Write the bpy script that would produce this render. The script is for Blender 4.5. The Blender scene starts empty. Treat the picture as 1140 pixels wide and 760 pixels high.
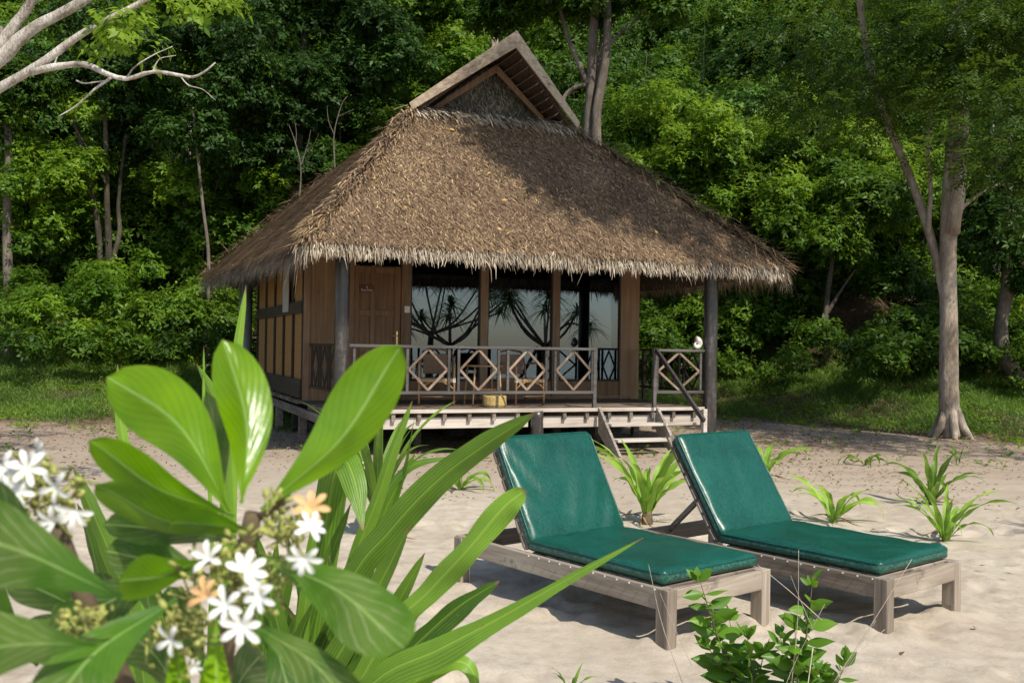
import bpy, math, random
import numpy as np
from mathutils import Vector, Matrix
R = math.radians
random.seed(7)
rg = np.random.default_rng(11)
scene = bpy.context.scene
COL = scene.collection

# ------------------------------------------------------------------ camera
CAMZ = 1.62
F = 1108.0
cam_d = bpy.data.cameras.new("camera")
cam = bpy.data.objects.new("camera", cam_d)
COL.objects.link(cam)
CR = Matrix.Rotation(R(90 + 0.26), 4, 'X') @ Matrix.Rotation(R(0.92), 4, 'Z')
cam.matrix_world = Matrix.Translation((0, 0, CAMZ)) @ CR
cam_d.lens = 35.0
cam_d.sensor_width = 36.0
cam_d.clip_start = 0.05
cam_d.clip_end = 2000
cam_d.dof.use_dof = True
cam_d.dof.focus_distance = 6.5
cam_d.dof.aperture_fstop = 13
scene.camera = cam
CRn = np.array(CR.to_3x3())


def at(px, py, d):
    """world point seen at a position of the photo, at distance d"""
    v = np.array([(px - 570) / F * d, -(py - 380) / F * d, -d])
    return CRn @ v + np.array([0, 0, CAMZ])


def ground_at(px, py, z=0.0):
    v = CRn @ np.array([(px - 570) / F, -(py - 380) / F, -1.0])
    t = (z - CAMZ) / v[2]
    return np.array([0, 0, CAMZ]) + v * t


# ------------------------------------------------------------------ light
SUN_H = (0.56, -0.83)
EL = 50
hn = math.hypot(*SUN_H)
sd = Vector((SUN_H[0] / hn * math.cos(R(EL)), SUN_H[1] / hn * math.cos(R(EL)), math.sin(R(EL))))
sun_d = bpy.data.lights.new("sun", 'SUN')
sun_d.energy = 4.6
sun_d.angle = R(0.6)
sun_d.color = (1.0, 0.93, 0.82)
sun = bpy.data.objects.new("sun", sun_d)
COL.objects.link(sun)
sun.rotation_euler = sd.to_track_quat('Z', 'Y').to_euler()
w = bpy.data.worlds.new("World")
scene.world = w
w.use_nodes = True
nt = w.node_tree
sky = nt.nodes.new('ShaderNodeTexSky')
sky.sky_type = 'NISHITA'
sky.sun_disc = False
sky.sun_elevation = R(EL)
sky.sun_rotation = math.atan2(sd.x, sd.y)
nt.links.new(sky.outputs[0], nt.nodes['Background'].inputs[0])
nt.nodes['Background'].inputs[1].default_value = 0.135
scene.view_settings.view_transform = 'Standard'
scene.view_settings.look = 'None'
scene.view_settings.exposure = 0.26
scene.cycles.max_bounces = 6
scene.cycles.diffuse_bounces = 3
scene.cycles.transmission_bounces = 4
scene.cycles.sample_clamp_indirect = 4

# ------------------------------------------------------------------ materials


def new_mat(name):
    m = bpy.data.materials.new(name)
    m.use_nodes = True
    n = m.node_tree.nodes
    return m, n, m.node_tree.links, n['Principled BSDF']


def ramp(n, l, src, stops):
    r = n.new('ShaderNodeValToRGB')
    els = r.color_ramp.elements
    while len(els) < len(stops):
        els.new(0.5)
    for e, (p, c) in zip(els, stops):
        e.position = p
        e.color = (*c, 1)
    l.new(src, r.inputs[0])
    return r


def noise(n, l, scale, detail=4, vec=None, rough=0.55, dist=0.0):
    t = n.new('ShaderNodeTexNoise')
    t.inputs['Scale'].default_value = scale
    t.inputs['Detail'].default_value = detail
    t.inputs['Roughness'].default_value = rough
    t.inputs['Distortion'].default_value = dist
    if vec is not None:
        l.new(vec, t.inputs['Vector'])
    return t


def coords(n, l, scale=(1, 1, 1), kind='Object', rot=(0, 0, 0)):
    tc = n.new('ShaderNodeTexCoord')
    mp = n.new('ShaderNodeMapping')
    mp.inputs['Scale'].default_value = scale
    mp.inputs['Rotation'].default_value = rot
    l.new(tc.outputs[kind], mp.inputs['Vector'])
    return mp.outputs[0]


def math_n(n, l, op, a, b=None, c=None):
    m = n.new('ShaderNodeMath')
    m.operation = op
    for i, v in enumerate((a, b, c)):
        if v is None:
            continue
        if isinstance(v, (int, float)):
            m.inputs[i].default_value = v
        else:
            l.new(v, m.inputs[i])
    return m.outputs[0]


def mix_c(n, l, f, a, b, blend='MIX'):
    m = n.new('ShaderNodeMix')
    m.data_type = 'RGBA'
    m.blend_type = blend
    for s, v in ((0, f), (6, a), (7, b)):
        if isinstance(v, (int, float)):
            m.inputs[s].default_value = v
        elif isinstance(v, tuple):
            m.inputs[s].default_value = (*v, 1)
        else:
            l.new(v, m.inputs[s])
    return m.outputs[2]


def attr(n, name):
    a = n.new('ShaderNodeAttribute')
    a.attribute_name = name
    return a


def bump(n, l, b, h, strength=0.3, dist=0.01):
    bn = n.new('ShaderNodeBump')
    bn.inputs['Strength'].default_value = strength
    bn.inputs['Distance'].default_value = dist
    l.new(h, bn.inputs['Height'])
    l.new(bn.outputs[0], b.inputs['Normal'])


def wood_mat(name, dark, mid, light, axis='x', rough=0.75, grain=1.0, bstr=0.5, stain=0.0):
    m, n, l, b = new_mat(name)
    s = {'x': (1.2, 22, 22), 'y': (22, 1.2, 22), 'z': (22, 22, 1.2)}[axis]
    v = coords(n, l, tuple(k * grain for k in s))
    t1 = noise(n, l, 1.0, 8, v, 0.65, 0.6)
    t2 = noise(n, l, 1.3, 3, coords(n, l), 0.5)
    a = attr(n, 'tint')
    f = math_n(n, l, 'ADD', math_n(n, l, 'MULTIPLY', t1.outputs[0], 1.0), math_n(n, l, 'MULTIPLY', t2.outputs[0], 0.45))
    f = math_n(n, l, 'ADD', f, math_n(n, l, 'MULTIPLY', a.outputs['Fac'], 0.34))
    f = math_n(n, l, 'SUBTRACT', f, 0.40)
    r = ramp(n, l, f, [(0.25, dark), (0.5, mid), (0.78, light)])
    c = r.outputs[0]
    if stain:
        t3 = noise(n, l, 5.0, 5, coords(n, l), 0.6)
        sr = ramp(n, l, t3.outputs[0], [(0.58, (0, 0, 0)), (0.68, (1, 1, 1))])
        c = mix_c(n, l, math_n(n, l, 'MULTIPLY', sr.outputs[0], stain), c, tuple(k * 0.45 for k in dark))
    l.new(c, b.inputs['Base Color'])
    b.inputs['Roughness'].default_value = rough
    b.inputs['Specular IOR Level'].default_value = 0.3
    bump(n, l, b, t1.outputs[0], bstr, 0.006)
    return m


def leaf_mat(name, dark, mid, light, rough=0.5, transl=0.35, spec=0.4):
    m, n, l, b = new_mat(name)
    a = attr(n, 'tint')
    r = ramp(n, l, a.outputs['Fac'], [(0.0, dark), (0.5, mid), (1.0, light)])
    l.new(r.outputs[0], b.inputs['Base Color'])
    b.inputs['Roughness'].default_value = rough
    b.inputs['Specular IOR Level'].default_value = spec
    tr = n.new('ShaderNodeBsdfTranslucent')
    hs = n.new('ShaderNodeHueSaturation')
    hs.inputs['Hue'].default_value = 0.485
    hs.inputs['Value'].default_value = 1.5
    l.new(r.outputs[0], hs.inputs['Color'])
    l.new(hs.outputs[0], tr.inputs['Color'])
    mx = n.new('ShaderNodeMixShader')
    mx.inputs[0].default_value = transl
    l.new(b.outputs[0], mx.inputs[1])
    l.new(tr.outputs[0], mx.inputs[2])
    l.new(mx.outputs[0], n['Material Output'].inputs['Surface'])
    return m


def plain_mat(name, c, rough=0.6, spec=0.4, metal=0.0, var=0.15, scale=8.0, bstr=0.0):
    m, n, l, b = new_mat(name)
    t = noise(n, l, scale, 5, coords(n, l))
    r = ramp(n, l, t.outputs[0], [(0.3, tuple(k * (1 - var) for k in c)), (0.7, tuple(min(1, k * (1 + var)) for k in c))])
    l.new(r.outputs[0], b.inputs['Base Color'])
    b.inputs['Roughness'].default_value = rough
    b.inputs['Specular IOR Level'].default_value = spec
    b.inputs['Metallic'].default_value = metal
    if bstr:
        bump(n, l, b, t.outputs[0], bstr, 0.01)
    return m


M = {}
M['grey_wood_x'] = wood_mat('weathered grey wood', (.10, .085, .07), (.25, .215, .18), (.42, .38, .33), 'x', stain=.3)
M['grey_wood_y'] = wood_mat('weathered grey wood lengthwise', (.09, .072, .055), (.20, .165, .13), (.33, .29, .24), 'y', stain=.5)
M['lounger_x'] = wood_mat('silvered teak across', (.12, .095, .07), (.26, .212, .165), (.43, .37, .295), 'x', stain=.75)
M['lounger_y'] = wood_mat('silvered teak end rail', (.12, .095, .07), (.26, .212, .165), (.43, .37, .295), 'y', stain=.75)
M['lounger_z'] = wood_mat('silvered teak upright', (.10, .08, .06), (.25, .205, .16), (.42, .36, .29), 'z', stain=.7)
M['deck'] = wood_mat('deck boards', (.06, .043, .03), (.15, .11, .08), (.26, .20, .155), 'x', stain=.3)
M['deck_pale'] = wood_mat('pale sun bleached timber', (.30, .25, .20), (.48, .42, .36), (.60, .55, .49), 'x', stain=.15)
M['rail'] = wood_mat('grey brown painted rail', (.035, .03, .027), (.075, .068, .062), (.13, .12, .11), 'x', rough=.6)
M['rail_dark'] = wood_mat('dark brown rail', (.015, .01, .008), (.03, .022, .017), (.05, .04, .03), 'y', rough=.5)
M['lattice'] = wood_mat('tan lattice batten', (.11, .075, .05), (.22, .16, .115), (.34, .26, .2), 'z')
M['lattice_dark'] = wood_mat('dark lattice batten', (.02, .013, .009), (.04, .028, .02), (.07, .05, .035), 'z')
M['door'] = wood_mat('brown varnished door', (.11, .055, .024), (.20, .105, .048), (.29, .165, .08), 'z', rough=.45, bstr=.15)
M['ply'] = wood_mat('brown plywood wall', (.14, .075, .036), (.24, .14, .07), (.33, .205, .115), 'z', rough=.55, grain=.5, bstr=.15)
M['frame'] = wood_mat('tan window post', (.15, .09, .05), (.23, .145, .085), (.32, .21, .13), 'z', rough=.5, bstr=.2)
M['barge'] = wood_mat('bleached barge board', (.24, .18, .12), (.42, .335, .24), (.56, .47, .36), 'x', stain=.25)
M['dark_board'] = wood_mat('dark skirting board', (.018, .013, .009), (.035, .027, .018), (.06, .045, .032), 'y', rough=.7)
M['thatch_base'] = plain_mat('packed brown thatch', (.085, .065, .05), 0.95, 0.1, var=.5, scale=30, bstr=.8)
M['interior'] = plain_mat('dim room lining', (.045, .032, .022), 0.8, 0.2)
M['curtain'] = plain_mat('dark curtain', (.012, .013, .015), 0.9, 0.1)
M['pale_panel'] = plain_mat('pale grey shutter', (.36, .36, .33), 0.7, 0.2, var=.06)
M['brass'] = plain_mat('aged brass', (.62, .46, .2), 0.3, 0.5, metal=1.0)
M['white_plastic'] = plain_mat('white plastic', (.75, .74, .70), 0.4, 0.5, var=.03)
M['shell'] = plain_mat('creamy white shell', (.80, .74, .66), 0.35, 0.5, var=.08)
M['sign'] = plain_mat('brown sign board', (.11, .05, .035), 0.6, 0.3)
M['sign_ink'] = plain_mat('white sign lettering', (.75, .72, .66), 0.6, 0.3, var=.02)
M['rattan'] = plain_mat('golden rattan', (.38, .24, .11), 0.4, 0.5, var=.35, scale=40)
M['rattan_dark'] = plain_mat('brown rattan', (.16, .09, .045), 0.45, 0.5, var=.3, scale=40)
M['rattan_bind'] = plain_mat('white rattan binding', (.72, .68, .6), 0.6, 0.3, var=.06)
M['basket'] = plain_mat('woven gold basket', (.50, .36, .14), 0.5, 0.4, var=.45, scale=60, bstr=.6)
M['rock'] = plain_mat('dark stones', (.05, .045, .04), 0.9, 0.2, var=.4, bstr=.5)
M['twig'] = plain_mat('pale dry twig', (.42, .36, .29), 0.8, 0.2, var=.3, scale=30)
M['stem_green'] = plain_mat('green stem', (.16, .22, .05), 0.6, 0.3, var=.25, scale=30)
M['stem_brown'] = plain_mat('brown stem', (.12, .09, .055), 0.8, 0.2, var=.35, scale=30)
M['petal'] = plain_mat('white petal', (.70, .70, .66), 0.5, 0.3, var=.04, scale=60)
M['petal_old'] = plain_mat('fading peach petal', (.60, .36, .16), 0.6, 0.2, var=.2, scale=60)
M['bud'] = plain_mat('green brown bud', (.26, .27, .07), 0.5, 0.3, var=.7, scale=90)

# bark materials


def bark_mat(name, dark, mid, light, sc=3.0):
    m, n, l, b = new_mat(name)
    v = coords(n, l, (1, 1, .35))
    t = noise(n, l, sc, 8, v, .65)
    t2 = noise(n, l, sc * 9, 5, v, .7)
    f = math_n(n, l, 'ADD', math_n(n, l, 'MULTIPLY', t.outputs[0], .65), math_n(n, l, 'MULTIPLY', t2.outputs[0], .35))
    r = ramp(n, l, f, [(0.38, dark), (0.5, mid), (0.62, light)])
    l.new(r.outputs[0], b.inputs['Base Color'])
    b.inputs['Roughness'].default_value = .9
    b.inputs['Specular IOR Level'].default_value = .15
    bump(n, l, b, t2.outputs[0], .8, .03)
    return m


M['bark_pale'] = bark_mat('pale grey bark', (.17, .13, .095), (.33, .27, .21), (.50, .43, .35), 2.2)
M['bark_white'] = bark_mat('whitish bark', (.16, .13, .10), (.46, .41, .35), (.74, .71, .65), 6)
M['bark_dark'] = bark_mat('dark mossy bark', (.025, .024, .015), (.06, .052, .035), (.13, .11, .08), 2.5)
M['bark_mid'] = bark_mat('grey brown bark', (.07, .055, .045), (.14, .115, .09), (.23, .195, .16), 2.5)

# column paint: glossy dark bronze with wear
m, n, l, b = new_mat('worn dark bronze column')
v = coords(n, l, (6, 6, .6))
t = noise(n, l, 2.0, 7, v, .7)
t2 = noise(n, l, 14, 5, coords(n, l), .7)
r = ramp(n, l, math_n(n, l, 'ADD', math_n(n, l, 'MULTIPLY', t.outputs[0], .7), math_n(n, l, 'MULTIPLY', t2.outputs[0], .3)),
         [(.35, (.015, .012, .011)), (.52, (.04, .034, .031)), (.68, (.15, .13, .12))])
l.new(r.outputs[0], b.inputs['Base Color'])
b.inputs['Roughness'].default_value = .33
b.inputs['Specular IOR Level'].default_value = .6
bump(n, l, b, t2.outputs[0], .12, .01)
M['column'] = m

# glass
m, n, l, b = new_mat('window glass')
gl = n.new('ShaderNodeBsdfGlossy')
gl.inputs['Roughness'].default_value = 0.008
gl.inputs['Color'].default_value = (.66, .82, 1.0, 1)
tr = n.new('ShaderNodeBsdfTransparent')
tr.inputs['Color'].default_value = (.35, .37, .38, 1)
fr = n.new('ShaderNodeFresnel')
fr.inputs['IOR'].default_value = 2.15
mx = n.new('ShaderNodeMixShader')
l.new(fr.outputs[0], mx.inputs[0])
l.new(tr.outputs[0], mx.inputs[1])
l.new(gl.outputs[0], mx.inputs[2])
l.new(mx.outputs[0], n['Material Output'].inputs['Surface'])
M['glass'] = m

# vinyl cushion
m, n, l, b = new_mat('green vinyl')
vo = n.new('ShaderNodeTexVoronoi')
vo.feature = 'DISTANCE_TO_EDGE'
vo.inputs['Scale'].default_value = 42
l.new(coords(n, l), vo.inputs['Vector'])
t = noise(n, l, 3.0, 6, coords(n, l), .6)
tf = noise(n, l, 60.0, 4, coords(n, l), .7)
cr = noise(n, l, 34, 6, coords(n, l), .75, 2.5)
crk = math_n(n, l, 'ABSOLUTE', math_n(n, l, 'SUBTRACT', cr.outputs[0], .5))
ck = ramp(n, l, crk, [(0.0, (1, 1, 1)), (0.035, (0, 0, 0))])
base = ramp(n, l, t.outputs[0], [(.3, (.001, .038, .026)), (.7, (.002, .072, .050))])
wear = math_n(n, l, 'MULTIPLY', ck.outputs[0], math_n(n, l, 'MULTIPLY', tf.outputs[0], .75))
c = mix_c(n, l, wear, base.outputs[0], (.05, .24, .17))
a = attr(n, 'tint')
c = mix_c(n, l, math_n(n, l, 'MULTIPLY', a.outputs['Fac'], math_n(n, l, 'GREATER_THAN', tf.outputs[0], .52)), c, (.30, .42, .36))
l.new(c, b.inputs['Base Color'])
rr = n.new('ShaderNodeMapRange')
l.new(t.outputs[0], rr.inputs[0])
rr.inputs['To Min'].default_value = .24
rr.inputs['To Max'].default_value = .42
l.new(rr.outputs[0], b.inputs['Roughness'])
b.inputs['Specular IOR Level'].default_value = .45
wr = noise(n, l, 7, 3, coords(n, l, (1, 2.2, 1)), .5, 1.2)
hh = math_n(n, l, 'ADD', math_n(n, l, 'MULTIPLY', wr.outputs[0], 1.0), math_n(n, l, 'MULTIPLY', crk, .25))
bump(n, l, b, hh, .28, .012)
M['vinyl'] = m

# woven bamboo panel
m, n, l, b = new_mat('woven orange bamboo')
v = coords(n, l, (1, 1, 1))
w1 = n.new('ShaderNodeTexWave')
w1.wave_type = 'BANDS'
w1.bands_direction = 'Z'
w1.inputs['Scale'].default_value = 9
w1.inputs['Distortion'].default_value = 1.0
l.new(v, w1.inputs['Vector'])
w2 = n.new('ShaderNodeTexWave')
w2.wave_type = 'BANDS'
w2.bands_direction = 'Y'
w2.inputs['Scale'].default_value = 9
l.new(v, w2.inputs['Vector'])
f = math_n(n, l, 'MULTIPLY', w1.outputs['Fac'], w2.outputs['Fac'])
t = noise(n, l, 30, 4, v)
f2 = math_n(n, l, 'ADD', math_n(n, l, 'MULTIPLY', f, .5), math_n(n, l, 'MULTIPLY', t.outputs[0], .5))
r = ramp(n, l, f2, [(.2, (.14, .065, .015)), (.5, (.42, .21, .06)), (.8, (.58, .33, .11))])
l.new(r.outputs[0], b.inputs['Base Color'])
b.inputs['Roughness'].default_value = .6
bump(n, l, b, f, .5, .008)
M['bamboo'] = m


# thatch strands
def thatch_mat(name, stops):
    m, n, l, b = new_mat(name)
    a = attr(n, 'tint')
    r = ramp(n, l, a.outputs['Fac'], stops)
    t = noise(n, l, 1.1, 4, coords(n, l), .6)
    c = mix_c(n, l, math_n(n, l, 'MULTIPLY', ramp(n, l, t.outputs[0], [(.4, (0, 0, 0)), (.65, (1, 1, 1))]).outputs[0], .35), r.outputs[0], (.16, .105, .07))
    l.new(c, b.inputs['Base Color'])
    b.inputs['Roughness'].default_value = .8
    b.inputs['Specular IOR Level'].default_value = .2
    return m


M['thatch'] = thatch_mat('brown grass thatch', [(0, (.055, .036, .024)), (.45, (.165, .108, .062)), (.8, (.35, .24, .14)), (1, (.60, .44, .23))])
M['thatch_pale'] = thatch_mat('bleached thatch ends', [(0, (.12, .085, .055)), (.4, (.30, .235, .16)), (.8, (.54, .47, .355)), (1, (.70, .64, .53))])
M['thatch_grey'] = thatch_mat('grey dead thatch', [(0, (.03, .03, .025)), (.5, (.13, .125, .10)), (1, (.42, .41, .34))])
M['thatch_gold'] = thatch_mat('golden palm bundle', [(0, (.20, .12, .05)), (.5, (.42, .29, .13)), (1, (.62, .48, .27))])

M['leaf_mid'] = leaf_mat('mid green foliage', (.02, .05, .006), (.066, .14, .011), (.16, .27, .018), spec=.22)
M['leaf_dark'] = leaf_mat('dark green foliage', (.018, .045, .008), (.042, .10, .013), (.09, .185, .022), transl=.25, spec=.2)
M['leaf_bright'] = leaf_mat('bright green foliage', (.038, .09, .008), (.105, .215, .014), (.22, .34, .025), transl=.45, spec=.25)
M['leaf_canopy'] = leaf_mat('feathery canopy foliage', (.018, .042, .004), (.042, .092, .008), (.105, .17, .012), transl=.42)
M['grass'] = leaf_mat('grass blades', (.045, .10, .012), (.12, .23, .025), (.24, .34, .05), transl=.35)
M['litter'] = leaf_mat('fallen leaves', (.08, .045, .022), (.20, .12, .06), (.38, .26, .13), transl=.05, rough=.8, spec=.2)
M['shrub_leaf'] = leaf_mat('small shrub leaves', (.04, .10, .008), (.09, .21, .013), (.16, .32, .025), rough=.42, transl=.3)


# strap leaf: parallel veins; uv.x across, uv.y along
def strap_mat(name, c1, c2, c3, transl=.38, rough=.4):
    m, n, l, b = new_mat(name)
    uv = n.new('ShaderNodeUVMap')
    sp = n.new('ShaderNodeSeparateXYZ')
    l.new(uv.outputs[0], sp.inputs[0])
    a = attr(n, 'tint')
    s = math_n(n, l, 'SINE', math_n(n, l, 'MULTIPLY', sp.outputs[0], 62.0))
    mid = math_n(n, l, 'ABSOLUTE', math_n(n, l, 'SUBTRACT', sp.outputs[0], .5))
    t = noise(n, l, 9, 5, coords(n, l), .6)
    f = math_n(n, l, 'ADD', math_n(n, l, 'MULTIPLY', s, .10), math_n(n, l, 'MULTIPLY', a.outputs['Fac'], .75))
    f = math_n(n, l, 'ADD', f, math_n(n, l, 'MULTIPLY', math_n(n, l, 'SUBTRACT', t.outputs[0], .5), .5))
    r = ramp(n, l, f, [(0, c1), (.5, c2), (1, c3)])
    mr = ramp(n, l, mid, [(0.0, (1, 1, 1)), (.05, (0, 0, 0))])
    c = mix_c(n, l, math_n(n, l, 'MULTIPLY', mr.outputs[0], .45), r.outputs[0], tuple(min(1, k * 1.3) for k in c3))
    # brown speckles and tip
    t3 = noise(n, l, 55, 3, coords(n, l), .5)
    sp_ = math_n(n, l, 'GREATER_THAN', t3.outputs[0], .72)
    tipm = ramp(n, l, sp.outputs[1], [(.965, (0, 0, 0)), (.99, (1, 1, 1))])
    brown = math_n(n, l, 'MAXIMUM', math_n(n, l, 'MULTIPLY', sp_, .7), tipm.outputs[0])
    c = mix_c(n, l, brown, c, (.22, .14, .06))
    l.new(c, b.inputs['Base Color'])
    b.inputs['Roughness'].default_value = rough
    b.inputs['Specular IOR Level'].default_value = .45
    bump(n, l, b, s, .25, .003)
    tr = n.new('ShaderNodeBsdfTranslucent')
    hs = n.new('ShaderNodeHueSaturation')
    hs.inputs['Hue'].default_value = .49
    hs.inputs['Value'].default_value = 1.4
    l.new(c, hs.inputs['Color'])
    l.new(hs.outputs[0], tr.inputs['Color'])
    mx = n.new('ShaderNodeMixShader')
    mx.inputs[0].default_value = transl
    l.new(b.outputs[0], mx.inputs[1])
    l.new(tr.outputs[0], mx.inputs[2])
    l.new(mx.outputs[0], n['Material Output'].inputs['Surface'])
    return m


M['strap'] = strap_mat('strap leaf', (.04, .10, .010), (.14, .27, .025), (.28, .44, .05))
M['strap_yellow'] = strap_mat('yellow green strap leaf', (.10, .22, .02), (.22, .40, .04), (.38, .55, .08))


# broad glossy leaf with midrib and leaf-miner trails
def broad_mat(name, miner, c1, c2):
    m, n, l, b = new_mat(name)
    uv = n.new('ShaderNodeUVMap')
    sp = n.new('ShaderNodeSeparateXYZ')
    l.new(uv.outputs[0], sp.inputs[0])
    a = attr(n, 'tint')
    mid = math_n(n, l, 'ABSOLUTE', math_n(n, l, 'SUBTRACT', sp.outputs[0], .5))
    # side veins: slanting away from the midrib
    ph = math_n(n, l, 'SUBTRACT', math_n(n, l, 'MULTIPLY', sp.outputs[1], 62.0), math_n(n, l, 'MULTIPLY', mid, 55.0))
    vs = math_n(n, l, 'SINE', ph)
    t = noise(n, l, 28, 4, coords(n, l), .55)
    f = math_n(n, l, 'ADD', math_n(n, l, 'MULTIPLY', vs, .05), a.outputs['Fac'])
    t9 = noise(n, l, 11, 3, coords(n, l), .5)
    f = math_n(n, l, 'ADD', f, math_n(n, l, 'MULTIPLY', math_n(n, l, 'SUBTRACT', t.outputs[0], .5), .7))
    f = math_n(n, l, 'ADD', f, math_n(n, l, 'MULTIPLY', math_n(n, l, 'SUBTRACT', t9.outputs[0], .5), .9))
    r = ramp(n, l, f, [(0, c1), (1, c2)])
    mr = ramp(n, l, mid, [(0.0, (1, 1, 1)), (.035, (0, 0, 0))])
    c = mix_c(n, l, math_n(n, l, 'MULTIPLY', mr.outputs[0], .7), r.outputs[0], (.34, .52, .16))
    if miner:
        t4 = noise(n, l, 40, 3, coords(n, l), .6)
        ph2 = math_n(n, l, 'ADD', math_n(n, l, 'MULTIPLY', ph, .62), math_n(n, l, 'MULTIPLY', t4.outputs[0], 7.0))
        d = math_n(n, l, 'SINE', ph2)
        tr_ = ramp(n, l, d, [(.93, (0, 0, 0)), (.995, (1, 1, 1))])
        msk = noise(n, l, 17, 3, coords(n, l), .6)
        mk = ramp(n, l, msk.outputs[0], [(.44, (0, 0, 0)), (.58, (1, 1, 1))])
        c = mix_c(n, l, math_n(n, l, 'MULTIPLY', math_n(n, l, 'MULTIPLY', tr_.outputs[0], mk.outputs[0]), .7), c, (.36, .42, .24))
        c = mix_c(n, l, math_n(n, l, 'MULTIPLY', mk.outputs[0], .22), c, (.28, .32, .12))
    t6 = noise(n, l, 60, 4, coords(n, l), .7)
    eg = math_n(n, l, 'ADD', math_n(n, l, 'MULTIPLY', mid, 1.0), math_n(n, l, 'MULTIPLY', t6.outputs[0], .5))
    br_ = ramp(n, l, eg, [(.80, (0, 0, 0)), (.84, (1, 1, 1))])
    c = mix_c(n, l, math_n(n, l, 'MULTIPLY', br_.outputs[0], .7), c, (.30, .20, .07))
    l.new(c, b.inputs['Base Color'])
    b.inputs['Roughness'].default_value = .28
    b.inputs['Specular IOR Level'].default_value = .5
    h = math_n(n, l, 'ADD', math_n(n, l, 'MULTIPLY', vs, .05), t.outputs[0])
    bump(n, l, b, h, .22, .004)
    tr = n.new('ShaderNodeBsdfTranslucent')
    hs = n.new('ShaderNodeHueSaturation')
    hs.inputs['Hue'].default_value = .485
    hs.inputs['Value'].default_value = 1.7
    l.new(c, hs.inputs['Color'])
    l.new(hs.outputs[0], tr.inputs['Color'])
    mx = n.new('ShaderNodeMixShader')
    mx.inputs[0].default_value = .44
    l.new(b.outputs[0], mx.inputs[1])
    l.new(tr.outputs[0], mx.inputs[2])
    l.new(mx.outputs[0], n['Material Output'].inputs['Surface'])
    return m


M['broad'] = broad_mat('glossy broad leaf', False, (.035, .13, .003), (.20, .38, .003))
M['broad_miner'] = broad_mat('glossy broad leaf with trails', True, (.025, .095, .008), (.12, .27, .018))

# ------------------------------------------------------------------ mesh helpers


def mesh_np(name, V, Fq, tint=None, uv=None, smooth=False):
    """V (n,3), Fq (m,k) all faces of k corners; tint per vertex; uv per vertex"""
    me = bpy.data.meshes.new(name)
    V = np.asarray(V, dtype=np.float32)
    Fq = np.asarray(Fq, dtype=np.int32)
    k = Fq.shape[1]
    me.vertices.add(len(V))
    me.vertices.foreach_set('co', V.ravel())
    me.loops.add(Fq.size)
    me.loops.foreach_set('vertex_index', Fq.ravel())
    me.polygons.add(len(Fq))
    me.polygons.foreach_set('loop_start', np.arange(0, Fq.size, k, dtype=np.int32))
    me.update(calc_edges=True)
    if tint is not None:
        a = me.attributes.new('tint', 'FLOAT', 'POINT')
        a.data.foreach_set('value', np.clip(np.asarray(tint, dtype=np.float32), 0, 1))
    if uv is not None:
        u = me.uv_layers.new(name='UVMap')
        u.data.foreach_set('uv', np.asarray(uv, dtype=np.float32)[Fq.ravel()].ravel())
    if smooth:
        me.polygons.foreach_set('use_smooth', np.ones(len(Fq), dtype=bool))
    return me


def link(name, me, mat, parent=None, **props):
    o = bpy.data.objects.new(name, me)
    COL.objects.link(o)
    if mat is not None and len(me.materials) == 0:
        me.materials.append(mat)
    if parent is not None:
        o.parent = parent
    tag(o, **props)
    return o


def tag(o, label=None, cat=None, group=None, kind=None):
    if label:
        o['label'] = label
    if cat:
        o['category'] = cat
    if group:
        o['group'] = group
    if kind:
        o['kind'] = kind
    return o


def empty(name, loc, rz=0.0, **props):
    o = bpy.data.objects.new(name, None)
    COL.objects.link(o)
    o.location = loc
    o.rotation_euler = (0, 0, rz)
    o.empty_display_size = .2
    return tag(o, **props)


def nrm(v):
    v = np.asarray(v, dtype=float)
    return v / (np.linalg.norm(v) + 1e-12)


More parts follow.
